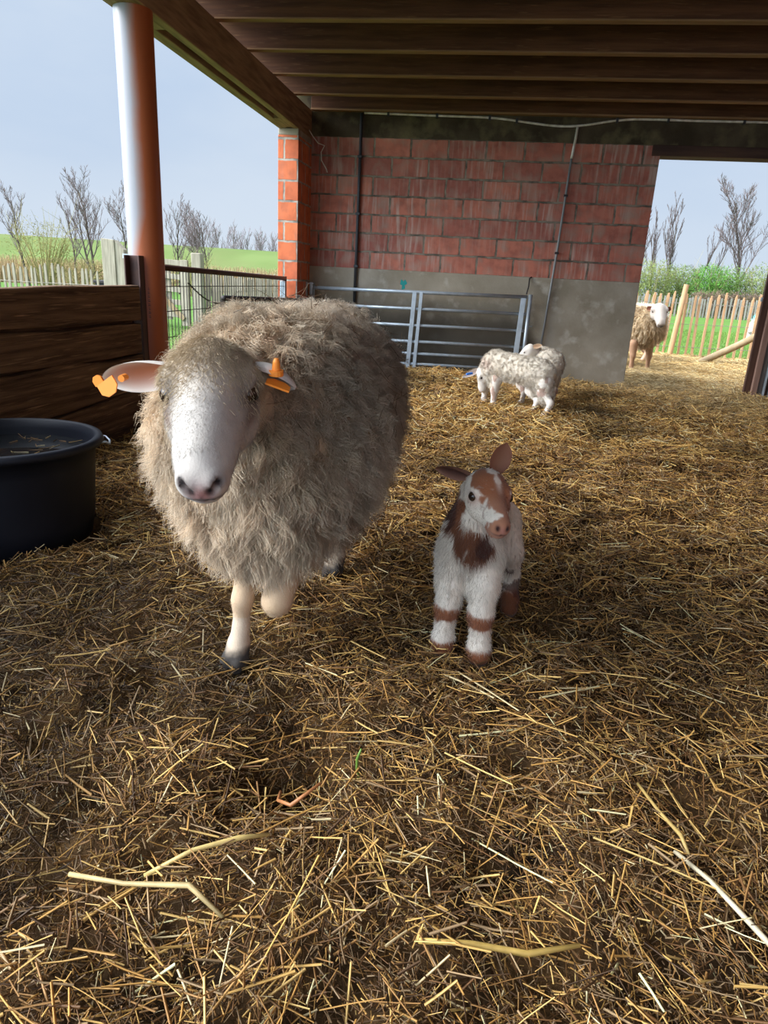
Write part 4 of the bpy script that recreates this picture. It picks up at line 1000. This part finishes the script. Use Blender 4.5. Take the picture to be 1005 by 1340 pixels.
for z, x in ((1.9, .617), (1.35, .598)): MB().box((x - .02, YB - .05, z - .01), (x + .02, YB - .004, z + .01)).build('clip', M['steel_dark'], gc)
lw = MB().tube([(-2.056, YB - .12, 2.42), (-2.02, YB - .14, 2.37), (-1.96, YB - .12, 2.30), (-1.90, YB - .08, 2.285), (-1.93, YB - .10, 2.22), (-1.92, YB - .12, 2.14), (-1.87, YB - .10, 2.06), (-1.86, YB - .1, 2.03)], .005, 8)
o = lw.build('loose_wire', M['pipe_white'], None, smooth=True); tag(o, 'loose end of white wire hanging in the corner by the brick pillar', 'wire')
# paint marks on the plinth
mb = MB(); k = 22; rr = [.04 + .012 * math.sin(i * .857) + .008 * math.sin(i * 1.714 + 1) for i in range(k)]
mb.add([(-1.0, YB - .0095, .96)] + [(-1.0 + rr[i] * .8 * math.cos(i * 2 * PI / k), YB - .0095, .96 + rr[i] * 1.2 * math.sin(i * 2 * PI / k)) for i in range(k)], (), [(0, i + 1, (i + 1) % k + 1) for i in range(k)])
o = mb.build('paint_daub', mat('turquoise_paint', (.03, .26, .24), .8, .1), None); tag(o, 'small turquoise paint daub on the concrete above the gate', 'paint mark')

# mesh hurdle between post and pillar
mg = thing('mesh_hurdle', 'brown framed wire mesh hurdle between round post and brick pillar', 'hurdle', (-2.17, 5.9, 0))
MB().tube([(-2.17, 4.46, 1.0), (-2.17, 7.32, .955)], .020, 14).build('top_rail', M['steel_brown'], mg, smooth=True)
MB().tube([(-2.17, 4.46, .06), (-2.17, 7.32, .06)], .020, 14).build('bottom_rail', M['steel_brown'], mg, smooth=True)
MB().tube([(-2.17, 4.46, .0), (-2.17, 4.46, 1.02)], .020, 14).build('end_post', M['steel_brown'], mg, smooth=True)
MB().tube([(-2.17, 7.32, .0), (-2.17, 7.32, .975)], .020, 14).build('end_post', M['steel_brown'], mg, smooth=True)
MB().box((-2.20, 7.25, .70), (-2.145, 7.30, .93)).build('plate', M['galv'], mg, bevel=.004)
wm = MB()
for y in np.arange(4.52, 7.30, .0525): wm.tube([(-2.17, y, .06), (-2.17, y, .995 - .0157 * (y - 4.46))], .003, 5, False)
for z in (.88, .72, .55, .38, .22): wm.tube([(-2.163, 4.46, z), (-2.163, 7.32, z)], .003, 5, False)
wm.build('wire_mesh', M['steel_dark'], mg)
cn = MB(); A = np.array((-2.14, 4.86, .90)); B = np.array((-2.08, 5.42, .76))
for i in range(22):
    t = i / 22.; c = A + (B - A) * t - np.array((0, 0, .05 * math.sin(PI * t))); d = (B - A) / np.linalg.norm(B - A) * .016
    u_ = np.array((0, 0, .006)) if i % 2 else np.array((.006, 0, 0)); cn.tube([c - d, c + u_, c + d, c - u_, c - d], .0032, 5, False)
cn.build('chain', M['steel_dark'], mg)
# hay rack inside it
rk = thing('hay_rack', 'dark tubular hay rack hanging inside the mesh hurdle', 'rack', (-2.02, 6.4, .1))
MB().tube([(-2.00, 5.15, .805), (-2.00, 7.33, .745)], .021, 16).build('top_tube', M['steel_dark'], rk, smooth=True)
MB().tube([(-2.10, 5.15, .12), (-2.10, 7.33, .12)], .018, 12).build('bottom_tube', M['steel_dark'], rk, smooth=True)
for y, l in ((5.17, None), (7.3, None)): MB().bar((-2.01, y, .80), (-2.10, y, .1), .03, .008, (0, 1, 0)).build('end_bar', M['steel_dark'], rk)
rb = MB()
for y in np.arange(5.25, 7.28, .055): rb.tube([(-2.005, y, .79 - .0275 * (y - 5.15)), (-2.10, y + .02, .12)], .0035, 5, False)
rb.build('bars', M['steel_dark'], rk)

# doorway on the right
dj = thing('door_frame', 'brown wooden door post at the right side of the doorway', 'door frame', (2.78, YB - .05, 0))
MB().box((2.700, YB - .075, -.05), (2.765, YB - .03, 2.30)).build('jamb', M['door_a'], dj, bevel=.004)
MB().box((2.765, YB - .11, -.05), (2.822, YB - .05, 2.30)).build('cover_board', M['door_b'], dj, 'pinkish board beside the jamb', bevel=.004)
MB().box((2.822, YB - .10, -.05), (2.872, YB - .04, 2.30)).build('back_board', M['door_c'], dj, bevel=.004)
MB().box((2.685, YB - .06, .98), (2.700, YB - .04, 1.02)).build('latch', M['galv'], dj)
sd = thing('sliding_door', 'dark door leaf with a metal edge beside the door post', 'door', (3.3, YB - .16, 0))
MB().box((2.876, YB - .14, .0), (2.888, YB - .08, 2.35)).build('metal_edge', M['galv'], sd, bevel=.002)
MB().box((2.925, YB - .14, .0), (2.933, YB - .08, 2.35)).build('inner_edge', M['galv'], sd, bevel=.002)
MB().box((2.888, YB - .11, .02), (3.9, YB - .07, 2.35)).build('panel', M['lintel'], sd)
MB().box((2.935, YB - .15, .02), (3.9, YB - .112, .09)).build('bottom_rail', M['door_b'], sd, 'pinkish bottom rail', bevel=.004)
# ================================================================== OUTSIDE
def field(X, Y): return .05 * np.sin(X * .13) * np.cos(Y * .11) - .06
grid_mesh('lawn', -70, 60, 12.3, 130, 1.3, M['lawn'], field)
grid_mesh('lawn_side', -20, -2.3, -6, 13.6, .8, M['lawn'], lambda X, Y: np.full(X.shape, -.05))
def dykef(X, Y):
    c = 58 + .05 * X; d = (Y - c); top = 2.9 - .012 * (X + 40)
    return np.where(np.abs(d) < 4, top, top * sstep(16 - np.abs(d), 0, 12)) - .08
grid_mesh('dyke', -95, -4, 40, 76, 1., M['dyke'], dykef)
# short grass blades on the near lawn
n = 26000; x = np.r_[rng.uniform(1.5, 9, n), rng.uniform(-9, -2.6, 9000)]; y = np.r_[rng.uniform(12.6, 24, n), rng.uniform(4., 13, 9000)]; m_ = len(x)
c = np.array((.16, .31, .07)) * rng.uniform(.6, 1.4, (m_, 1)) + np.array((.06, .03, 0)) * rng.random((m_, 1))
v, q, c = strands(np.c_[x, y, np.full(m_, -.07)], np.c_[rng.normal(0, .5, m_), rng.normal(0, .5, m_), np.ones(m_)], rng.uniform(.05, .11, m_), np.full(m_, .006), c, 2, .3, .2, None, 3, .2)
o = link_mesh('grass', raw_mesh('grass', v, q, None, True, c), M['blade']); tag(o, 'short bright green grass on the meadow outside', 'grass', kind='stuff')
# reeds at the foot of the dyke
n = 9000; x = rng.uniform(-40, -9, n); y = rng.uniform(31, 36, n)
c = np.array((.52, .39, .22)) * rng.uniform(.7, 1.25, (n, 1)); 
v, q, c = strands(np.c_[x, y, np.full(n, -.1)], np.c_[rng.normal(0, .12, n), rng.normal(0, .12, n), np.ones(n)], rng.uniform(.7, 1.35, n), np.full(n, .022), c, 2, .1, 0, None, 3, .3)
o = link_mesh('reeds', raw_mesh('reeds', v, q, None, True, c), M['blade']); tag(o, 'straw-coloured dry reeds at the foot of the green dyke', 'reeds', kind='stuff')

# ---- fences
def pale_mesh(x, y, h, w, lx, ly, z0=-.12):
    mb = MB(); r = random.random
    mb.bar((x, y, z0), (x + lx, y + ly, h - .035), w, .022 + .012 * r(), (0, 1, 0))
    a = np.array((x + lx, y + ly, h - .036)); mb.bar(a, a + np.array((lx * .03 + .004, 0, .04)), w * .7, .02, (0, 1, 0))
    return mb
fr = thing('paling_fence', 'chestnut paling fence outside the doorway, bright split stakes', 'fence', (3.6, 12.6, 0))
xs = []
x = 1.55
while x < 6.4:
    xs.append(x); x += random.uniform(.10, .15)
for x in xs:
    if abs(x - 3.06) < .06: continue
    pale_mesh(x, 12.6 + random.uniform(-.02, .02), 1.04 + random.uniform(-.06, .05), random.uniform(.032, .055), random.uniform(-.03, .05), random.uniform(-.04, .04)).build('pale', M['chestnut'], fr, bevel=.004)
MB().tube([(3.01, 12.52, -.1), (3.05, 12.52, .5), (3.09, 12.52, 1.17)], [.046, .044, .042], 12).build('post', M['chestnut'], fr, 'thick round post', smooth=False)
for z in (.18, .55, .88): MB().tube([(1.5, 12.57, z), (2.6, 12.575, z - .012), (4.0, 12.57, z), (6.4, 12.575, z - .01)], .004, 6).build('wire', M['wire'], fr)
pp = MB().tube([(3.25, 11.75, -.03), (3.7, 11.35, .33), (4.35, 10.8, .90)], [.055, .052, .047], 14).build('prop_pole', M['prop'], None, smooth=True); pp.data.set_sharp_from_angle(angle=.9)
tag(pp, 'round wooden pole lying aslant in front of the paling fence', 'pole')

def line_fence(name, label, pts, step, h, w, m, cat='fence'):
    f = thing(name, label, cat, (pts[0][0], pts[0][1], 0))
    for (xa, ya), (xb, yb) in zip(pts[:-1], pts[1:]):
        L = math.hypot(xb - xa, yb - ya); k = int(L / step)
        for i in range(k):
            t = (i + .5 + random.uniform(-.2, .2)) / k
            pale_mesh(xa + (xb - xa) * t, ya + (yb - ya) * t, h + random.uniform(-.07, .06), w * random.uniform(.8, 1.3), random.uniform(-.03, .03), random.uniform(-.02, .02)).build('pale', M[m], f)
        for z in (.3, .62): MB().tube([(xa, ya - .02, z), ((xa + xb) / 2, (ya + yb) / 2 - .02, z - .01), (xb, yb - .02, z)], .005, 5).build('wire', M['wire'], f)
    return f
line_fence('paling_fence', 'grey weathered paling fence beyond the dark partition, left of the gate posts', [(-10.2, 12.6), (-7.2, 12.5)], .112, .93, .042, 'weathered')
line_fence('paling_fence', 'grey paling fence seen through the wire mesh hurdle', [(-5.25, 12.6), (-5.1, 15.0), (-4.6, 19.0)], .125, .92, .05, 'weathered')
# far fence as one run of narrow grey stakes
ff = thing('paling_fence', 'far grey paling fence across the green meadow below the bushes', 'fence', (12, 40, 0))
mb = MB()
for x in np.arange(6, 20, .16): mb.bar((x, 40 + random.uniform(-.05, .05), -.1), (x + random.uniform(-.05, .05), 40, .90 + random.uniform(-.08, .08)), .085, .03, (0, 1, 0))
o = mb.build('pales', M['greypale'], ff); o['kind'] = 'stuff'
MB().bar((6, 40.05, .6), (20, 40.05, .6), .04, .05).build('rail', M['greypale'], ff)
# wooden gate with thick posts
gp = thing('gate_post', 'thick weathered gate post with a slanting top beside the round post', 'post', (-6.9, 12.4, 0))
mb = MB(); z0 = -.1
V = [(-7.05, 12.3, z0), (-6.80, 12.3, z0), (-6.80, 12.5, z0), (-7.05, 12.5, z0), (-7.05, 12.3, 1.44), (-6.80, 12.3, 1.42), (-6.80, 12.5, 1.40), (-7.05, 12.5, 1.42)]
mb.add(V, [(3, 2, 1, 0), (4, 5, 6, 7), (0, 1, 5, 4), (1, 2, 6, 5), (2, 3, 7, 6), (3, 0, 4, 7)]).build('main_post', M['weathered'], gp, bevel=.01)
mb = MB(); V = [(-6.80, 12.32, z0), (-6.63, 12.32, z0), (-6.63, 12.46, z0), (-6.80, 12.46, z0), (-6.80, 12.32, 1.42), (-6.63, 12.32, 1.26), (-6.63, 12.46, 1.26), (-6.80, 12.46, 1.42)]
mb.add(V, [(3, 2, 1, 0), (4, 5, 6, 7), (0, 1, 5, 4), (1, 2, 6, 5), (2, 3, 7, 6), (3, 0, 4, 7)]).build('side_board', M['weathered'], gp, bevel=.01)
gt = thing('wooden_gate', 'grey wooden field gate seen beside and behind the round post', 'gate', (-6., 12.4, 0))
MB().box((-6.62, 12.36, .0), (-6.50, 12.42, 1.2)).build('hanging_stile', M['weathered'], gt, bevel=.006)
MB().bar((-6.66, 12.33, 1.16), (-6.2, 12.33, 1.10), .08, .03, (0, 1, 0)).build('hinge_strap', M['galv'], gt, 'pale metal hinge strap')
MB().box((-5.60, 12.36, .0), (-5.46, 12.42, 1.14)).build('closing_stile', M['weathered'], gt, bevel=.006)
for z in (1.08, .84, .62, .40, .18): MB().bar((-6.55, 12.38, z + .05), (-5.5, 12.38, z), .09, .03, (0, 1, 0)).build('rail', M['weathered'], gt, bevel=.004)
MB().bar((-6.5, 12.34, 1.05), (-5.55, 12.34, .12), .09, .025, (0, 1, 0)).build('brace', M['prop'], gt, bevel=.004)
for x in (-6.15, -5.85): MB().box((x - .05, 12.40, .1), (x + .05, 12.43, 1.1)).build('upright', M['weathered'], gt, bevel=.004)
p2 = MB().box((-5.40, 12.38, -.1), (-5.22, 12.54, 1.27)).build('gate_post', M['weathered'], None, bevel=.015)
tag(p2, 'square weathered gate post behind the wire mesh hurdle', 'post')
bk = thing('trough', 'small dark trough lying behind the grey paling fence', 'trough', (-7.35, 13.2, 0))
mb = MB(); mb.box((-7.7, 13.1, -.05), (-7.2, 13.4, .66)); mb.build('tank', M['pipe_black'], bk, bevel=.03)
MB().box((-7.72, 13.08, .64), (-7.18, 13.42, .70)).build('lid', M['steel_dark'], bk, bevel=.01)

# ---- trees
def grow(x, y, z0, h, seed, lean=(0, 0), levels=3, spread=.6, nb=7, r0=None, upness=.35, first=.25, thin=1.):
    r = random.Random(seed); trunk = MB(); tw = MB(); r0 = r0 or h * .016
    def branch(p, d, L, rad, lev):
        pts = [p]; rs = [rad]; n = 5 if lev < 2 else 3; dd = np.array(d, float)
        for i in range(n):
            dd = unit(dd + np.array([r.gauss(0, .10), r.gauss(0, .10), .04 + upness * .12 * (lev > 0)]))
            pts.append(pts[-1] + dd * L / n); rs.append(rad * (1 - .78 * (i + 1) / n) + .0015)
        (trunk if lev == 0 else tw).tube(pts, rs, 8 if lev == 0 else (5 if lev == 1 else 3), False)
        if lev >= levels: return
        k = nb * 2 if lev == 0 else nb
        for j in range(k):
            t = (first if lev == 0 else .2) + (1 - (first if lev == 0 else .2)) * (j + r.random()) / k; t = min(t, .98)
            f = t * n; i = min(int(f), n - 1); q = pts[i] + (pts[i + 1] - pts[i]) * (f - i)
            a = r.uniform(0, 2 * PI); tang = unit(pts[i + 1] - pts[i]); ref = unit(np.cross(tang, (r.gauss(0, 1), r.gauss(0, 1), r.gauss(0, 1))))
            nd = unit(tang * (1 - spread * .55) + ref * spread + np.array((0, 0, upness)))
            branch(q, nd, L * r.uniform(.34, .55) * (1.15 - .55 * t), max(.0065 * thin, rs[i] * .5), lev + 1)
    branch(np.array((x, y, z0), float), unit((lean[0], lean[1], 1)), h, r0, 0)
    return trunk, tw
def tree(x, y, h, seed, label, lean=(0, 0), group='bare trees left of the barn', tm='bark', cm='twig', z0=-.1, **k):
    t = thing('bare_tree', label, 'tree', (x, y, z0), group)
    h = h * .8
    a, b = grow(x, y, z0, h, seed, lean, **k)
    a.build('trunk', M[tm], t, smooth=True); b.build('twigs', M[cm], t)
    return t
tree(-16.35, 28, 4.8, 11, 'tallest straight bare tree in the middle of the left group', (-.02, 0), nb=7, spread=.62)
tree(-19.4, 28, 4.3, 12, 'leaning bare tree farthest left by the picture edge', (-.05, 0), nb=6, spread=.6)
tree(-17.1, 29, 4.4, 13, 'slim bare tree leaning left between the tall one and the yellowish bush', (-.16, 0), nb=5, spread=.55)
tree(-18.2, 29.5, 4.2, 18, 'slim bare tree rising behind the yellowish bush', (-.12, 0), nb=5, spread=.55)
tree(-15.0, 28, 4.1, 14, 'broad bare tree right beside the white side of the post', (-.01, 0), nb=7, spread=.7)
tree(-12.75, 28, 3.7, 15, 'first small bare tree right of the round post', (0, 0), nb=6)
tree(-12.1, 29, 3.9, 16, 'second small bare tree right of the round post', (-.03, 0), nb=6)
tree(-11.35, 28, 3.4, 17, 'third small bare tree right of the round post, greenish at its foot', (0, 0), nb=6)
# yellow-green willow bushes, left
def bush(name, label, c, r, n, col, size, seed, group, stems=9, cat='bush'):
    rg = np.random.default_rng(seed); t = thing(name, label, cat, (c[0], c[1], -.1), group)
    mb = MB(); 
    for i in range(stems):
        a = rg.uniform(0, 2 * PI); e = np.array((c[0] + r[0] * .8 * math.cos(a), c[1] + r[1] * .8 * math.sin(a), c[2] + r[2] * rg.uniform(.2, .95)))
        b = np.array((c[0] + .12 * math.cos(a), c[1] + .12 * math.sin(a), -.1)); m_ = (b + e) / 2 + np.array((0, 0, .1)) + rg.normal(0, .06, 3)
        mb.tube([b, m_, e], [.035, .02, .006], 4, False)
        for j in range(5):
            f = m_ + (e - m_) * rg.random(); mb.tube([f, f + rg.normal(0, .25, 3) * np.array(r) + np.array((0, 0, .3 * r[2]))], [.008, .003], 3, False)
    mb.build('stems', M['twig_green'], t)
    u = rg.normal(size=(n, 3)); u /= np.linalg.norm(u, axis=1)[:, None]; rad = rg.random(n) ** .45
    P = np.array(c) + u * rad[:, None] * np.array(r) * (.75 + .5 * fbm(u * 1.0 + seed, 2.2, seed))[:, None]
    P[:, 2] = np.maximum(P[:, 2], -.05)
    cc = np.array(col) * rg.uniform(.55, 1.35, (n, 1)) * (.7 + .6 * fbm(P, 1.1, 4))[:, None]
    v, q, c2 = strands(P, rg.normal(size=(n, 3)) + np.array((0, 0, .6)), rg.uniform(.5, 1.2, n) * size, np.full(n, size * .16), cc, 2, .2, .1, None, 3, .2, .3)
    off = np.array(world_loc(t)); link_mesh('foliage', raw_mesh('foliage', v - off, q, None, True, c2), M['leaf'], t)
    return t
bush('willow_bush', 'yellowish budding willow bush in front of the leaning trees, far left', (-18.0, 27., 1.2), (1.5, 1., 1.5), 1500, (.36, .33, .10), .10, 5, 'bushes left of the barn', 26)
bush('willow_bush', 'low brownish bush under the tall bare tree', (-16.1, 26.6, .5), (1.5, .8, .75), 1100, (.30, .25, .10), .09, 6, 'bushes left of the barn', 22)
bush('willow_bush', 'low greenish bush right of the round post', (-11.5, 26.6, .75), (1.1, .8, .75), 1200, (.30, .38, .12), .09, 7, 'bushes left of the barn', 16)
# far row of trees on the horizon
for i in range(17):
    tx = -41.5 + i * .8 + random.uniform(-.2, .2); y = 95 + random.uniform(-1, 1); h = 6.6 - .12 * i + random.uniform(-.4, .4)
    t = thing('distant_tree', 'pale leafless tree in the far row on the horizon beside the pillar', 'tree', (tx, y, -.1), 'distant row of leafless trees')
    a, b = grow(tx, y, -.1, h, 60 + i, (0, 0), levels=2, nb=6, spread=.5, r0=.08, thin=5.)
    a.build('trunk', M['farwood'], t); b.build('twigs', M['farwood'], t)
# right side: bare poplars and green bushes
G2 = 'bare trees beyond the doorway'
tree(8.6, 48, 6.8, 31, 'bare tree half hidden by the brick edge of the doorway', (.05, 0), G2, nb=6, spread=.45, thin=2.2, upness=.5)
tree(9.6, 48, 5.9, 32, 'slim bare tree left of the leaning one through the doorway', (.06, 0), G2, nb=5, spread=.35, thin=2.2, upness=.6)
tree(10.6, 48, 6.6, 33, 'bare tree leaning right in the middle of the doorway', (.12, 0), G2, nb=6, spread=.4, thin=2.2, upness=.6)
tree(12.5, 48, 5.2, 34, 'sparse bare tree with two thin leaders through the doorway', (.08, 0), G2, nb=4, spread=.3, thin=2.2, upness=.7)
tree(13.1, 48, 5.4, 36, 'thin bare sapling just right of the sparse two-leader tree', (.12, 0), G2, nb=3, spread=.3, thin=2.2, upness=.7)
tree(15.0, 48, 8.3, 35, 'largest broad bare tree at the right of the doorway view', (.02, 0), G2, nb=8, spread=.62, thin=2.2)
G3 = 'green bushes beyond the meadow'
for i, (x, y, rx, rz, cz, col, lb) in enumerate(((8.9, 44, 1.6, 1.35, 1.5, (.30, .36, .12), 'pale green bush beside the brick edge of the doorway'), (10.6, 44.5, 1.3, 1.25, 1.4, (.26, .36, .10), 'light green bush above the doorway ewe'), (12.0, 43.5, 1.3, 1.35, 1.45, (.17, .38, .07), 'fresh bright green bush above the thick fence post'),
        (13.3, 44.5, 1.5, 1.3, 1.4, (.24, .38, .10), 'soft green bush to the right of the brightest one'), (15.2, 44, 1.7, 1.5, 1.5, (.30, .38, .13), 'pale green bush under the largest bare tree'), (17.6, 45, 1.7, 1.5, 1.5, (.28, .36, .12), 'pale green bush at the far right behind the door post'), (7.0, 44.5, 1.6, 1.3, 1.4, (.28, .34, .12), 'pale green bush hidden behind the brick wall'))):
    bush('willow_bush', lb, (x, y, cz), (rx, 1.2, rz), 3200, col, .17, 20 + i, G3, 16)
# clipped brown twig hedge before the bushes
hg = thing('twig_hedge', 'low brown twig hedge behind the far fence, right of the doorway view', 'hedge', (13.3, 41.2, -.1))
n = 5000; P = np.c_[rng.uniform(10.6, 17, n), rng.uniform(40.7, 41.6, n), rng.uniform(0, 1.15, n)]
v, q, c = strands(P, rng.normal(size=(n, 3)) + np.array((0, 0, .5)), rng.uniform(.12, .4, n), np.full(n, .013), np.array((.26, .19, .13)) * rng.uniform(.6, 1.4, (n, 1)), 2, .2)
o = link_mesh('twig_mass', raw_mesh('twig_mass', v - np.array((13.3, 41.2, -.1)), q, None, True, c), M['leaf'], hg)

# long stalks
stalk([(.43, 1.09, .03), (.47, 1.02, .035), (.52, .93, .03), (.565, .865, .022)], .0042, (.66, .58, .40), 'long pale straw stalk slanting at the lower right of the bedding')
stalk([(-.02, .80, .022), (.06, .815, .03), (.15, .835, .03), (.23, .85, .03)], .0045, (.55, .37, .10), 'long golden straw stalk along the bottom edge, centre')
stalk([(-.62, .83, .03), (-.52, .83, .04), (-.40, .82, .035), (-.33, .79, .022)], .0042, (.48, .36, .16), 'bent brownish straw stalk at the lower left')
stalk([(-.50, .86, .025), (-.43, .90, .035), (-.36, .94, .035), (-.31, .965, .025)], .0042, (.55, .40, .14), 'straight straw stalk rising to the right of the bent one, lower left')
stalk([(-.345, 1.15, .07), (-.335, 1.10, .05), (-.30, 1.07, .05), (-.25, 1.11, .085)], .0036, (.42, .17, .06), 'curled reddish stalk in the dark hoof hollow')
stalk([(.40, 1.28, .03), (.425, 1.2, .04), (.45, 1.13, .035), (.455, 1.09, .025)], .0035, (.52, .36, .12), 'golden stalk slanting above the long pale one')

stalk([(-.187, 1.205, .012), (-.192, 1.195, .04), (-.190, 1.185, .07), (-.182, 1.18, .095)], .0026, (.14, .26, .04), 'short green stem standing up in the straw of the lower middle')
# ================================================================== LIGHT
w = bpy.data.worlds.new('overcast'); scene.world = w; w.use_nodes = True
nt = w.node_tree; N = nt.nodes; L = nt.links; bg = N['Background']
tc = N.new('ShaderNodeTexCoord'); sp = N.new('ShaderNodeSeparateXYZ'); L.new(tc.outputs['Generated'], sp.inputs[0])
# pale blue overcast: whitest low down, clouds, brighter zenith and a bright veiled side (left, behind the viewer)
cr_ = N.new('ShaderNodeValToRGB'); L.new(sp.outputs['Z'], cr_.inputs[0]); e = cr_.color_ramp.elements
e[0].position = 0.; e[0].color = (.66, .76, .88, 1); e[1].position = .85; e[1].color = (2.2, 2.35, 2.6, 1)
k = e.new(.12); k.color = (.56, .68, .85, 1); k = e.new(.34); k.color = (.47, .615, .84, 1)
mp = N.new('ShaderNodeMapping'); mp.inputs['Scale'].default_value = (1.6, 1.6, 4.5); L.new(tc.outputs['Generated'], mp.inputs[0])
ns = N.new('ShaderNodeTexNoise'); ns.inputs['Scale'].default_value = 1.7; ns.inputs['Detail'].default_value = 6; L.new(mp.outputs[0], ns.inputs['Vector'])
r = N.new('ShaderNodeMapRange'); r.inputs['From Min'].default_value = .35; r.inputs['From Max'].default_value = .68; r.inputs['To Max'].default_value = .6; L.new(ns.outputs['Fac'], r.inputs['Value'])
x = N.new('ShaderNodeMix'); x.data_type = 'RGBA'; L.new(r.outputs[0], x.inputs['Factor']); L.new(cr_.outputs[0], x.inputs[6]); x.inputs[7].default_value = (.70, .79, .90, 1)
kd = Vector((-.80, -.42, .42)).normalized()
dp = N.new('ShaderNodeVectorMath'); dp.operation = 'DOT_PRODUCT'; L.new(tc.outputs['Generated'], dp.inputs[0]); dp.inputs[1].default_value = kd
r2 = N.new('ShaderNodeMapRange'); r2.interpolation_type = 'SMOOTHSTEP'; r2.inputs['From Min'].default_value = .35; r2.inputs['From Max'].default_value = .98; r2.inputs['To Min'].default_value = 1.; r2.inputs['To Max'].default_value = 6.5; L.new(dp.outputs['Value'], r2.inputs['Value'])
L.new(x.outputs[2], bg.inputs['Color']); L.new(r2.outputs[0], bg.inputs['Strength'])
sun = bpy.data.lights.new('veiled_sun', 'SUN'); sun.energy = 5.2; sun.angle = math.radians(30); sun.color = (1., .965, .91)
so = bpy.data.objects.new('veiled_sun', sun); COL.objects.link(so)
sd_ = Vector((-.86, -.25, .46)).normalized(); so.rotation_euler = sd_.to_track_quat('Z', 'Y').to_euler()

# ================================================================== CAMERA
cam = bpy.data.cameras.new('camera'); co = bpy.data.objects.new('camera', cam); COL.objects.link(co); scene.camera = co
cam.sensor_fit = 'VERTICAL'; cam.sensor_height = 36.; cam.lens = 902.176 / 1340 * 36; cam.clip_start = .02; cam.clip_end = 500
pi_, ro_, ya_ = .325262476, -.0537709637, -.135705916
fw = np.array((math.sin(ya_) * math.cos(pi_), math.cos(ya_) * math.cos(pi_), -math.sin(pi_))); rt = np.array((math.cos(ya_), -math.sin(ya_), 0)); dn = np.cross(fw, rt)
r2_ = math.cos(ro_) * rt + math.sin(ro_) * dn; d2_ = -math.sin(ro_) * rt + math.cos(ro_) * dn
mw = Matrix(((r2_[0], -d2_[0], -fw[0], 0), (r2_[1], -d2_[1], -fw[1], 0), (r2_[2], -d2_[2], -fw[2], 1.0), (0, 0, 0, 1)))
co.matrix_world = mw
scene.view_settings.view_transform = 'Standard'; scene.view_settings.look = 'None'; scene.view_settings.gamma = 1.; scene.view_settings.exposure = 0.
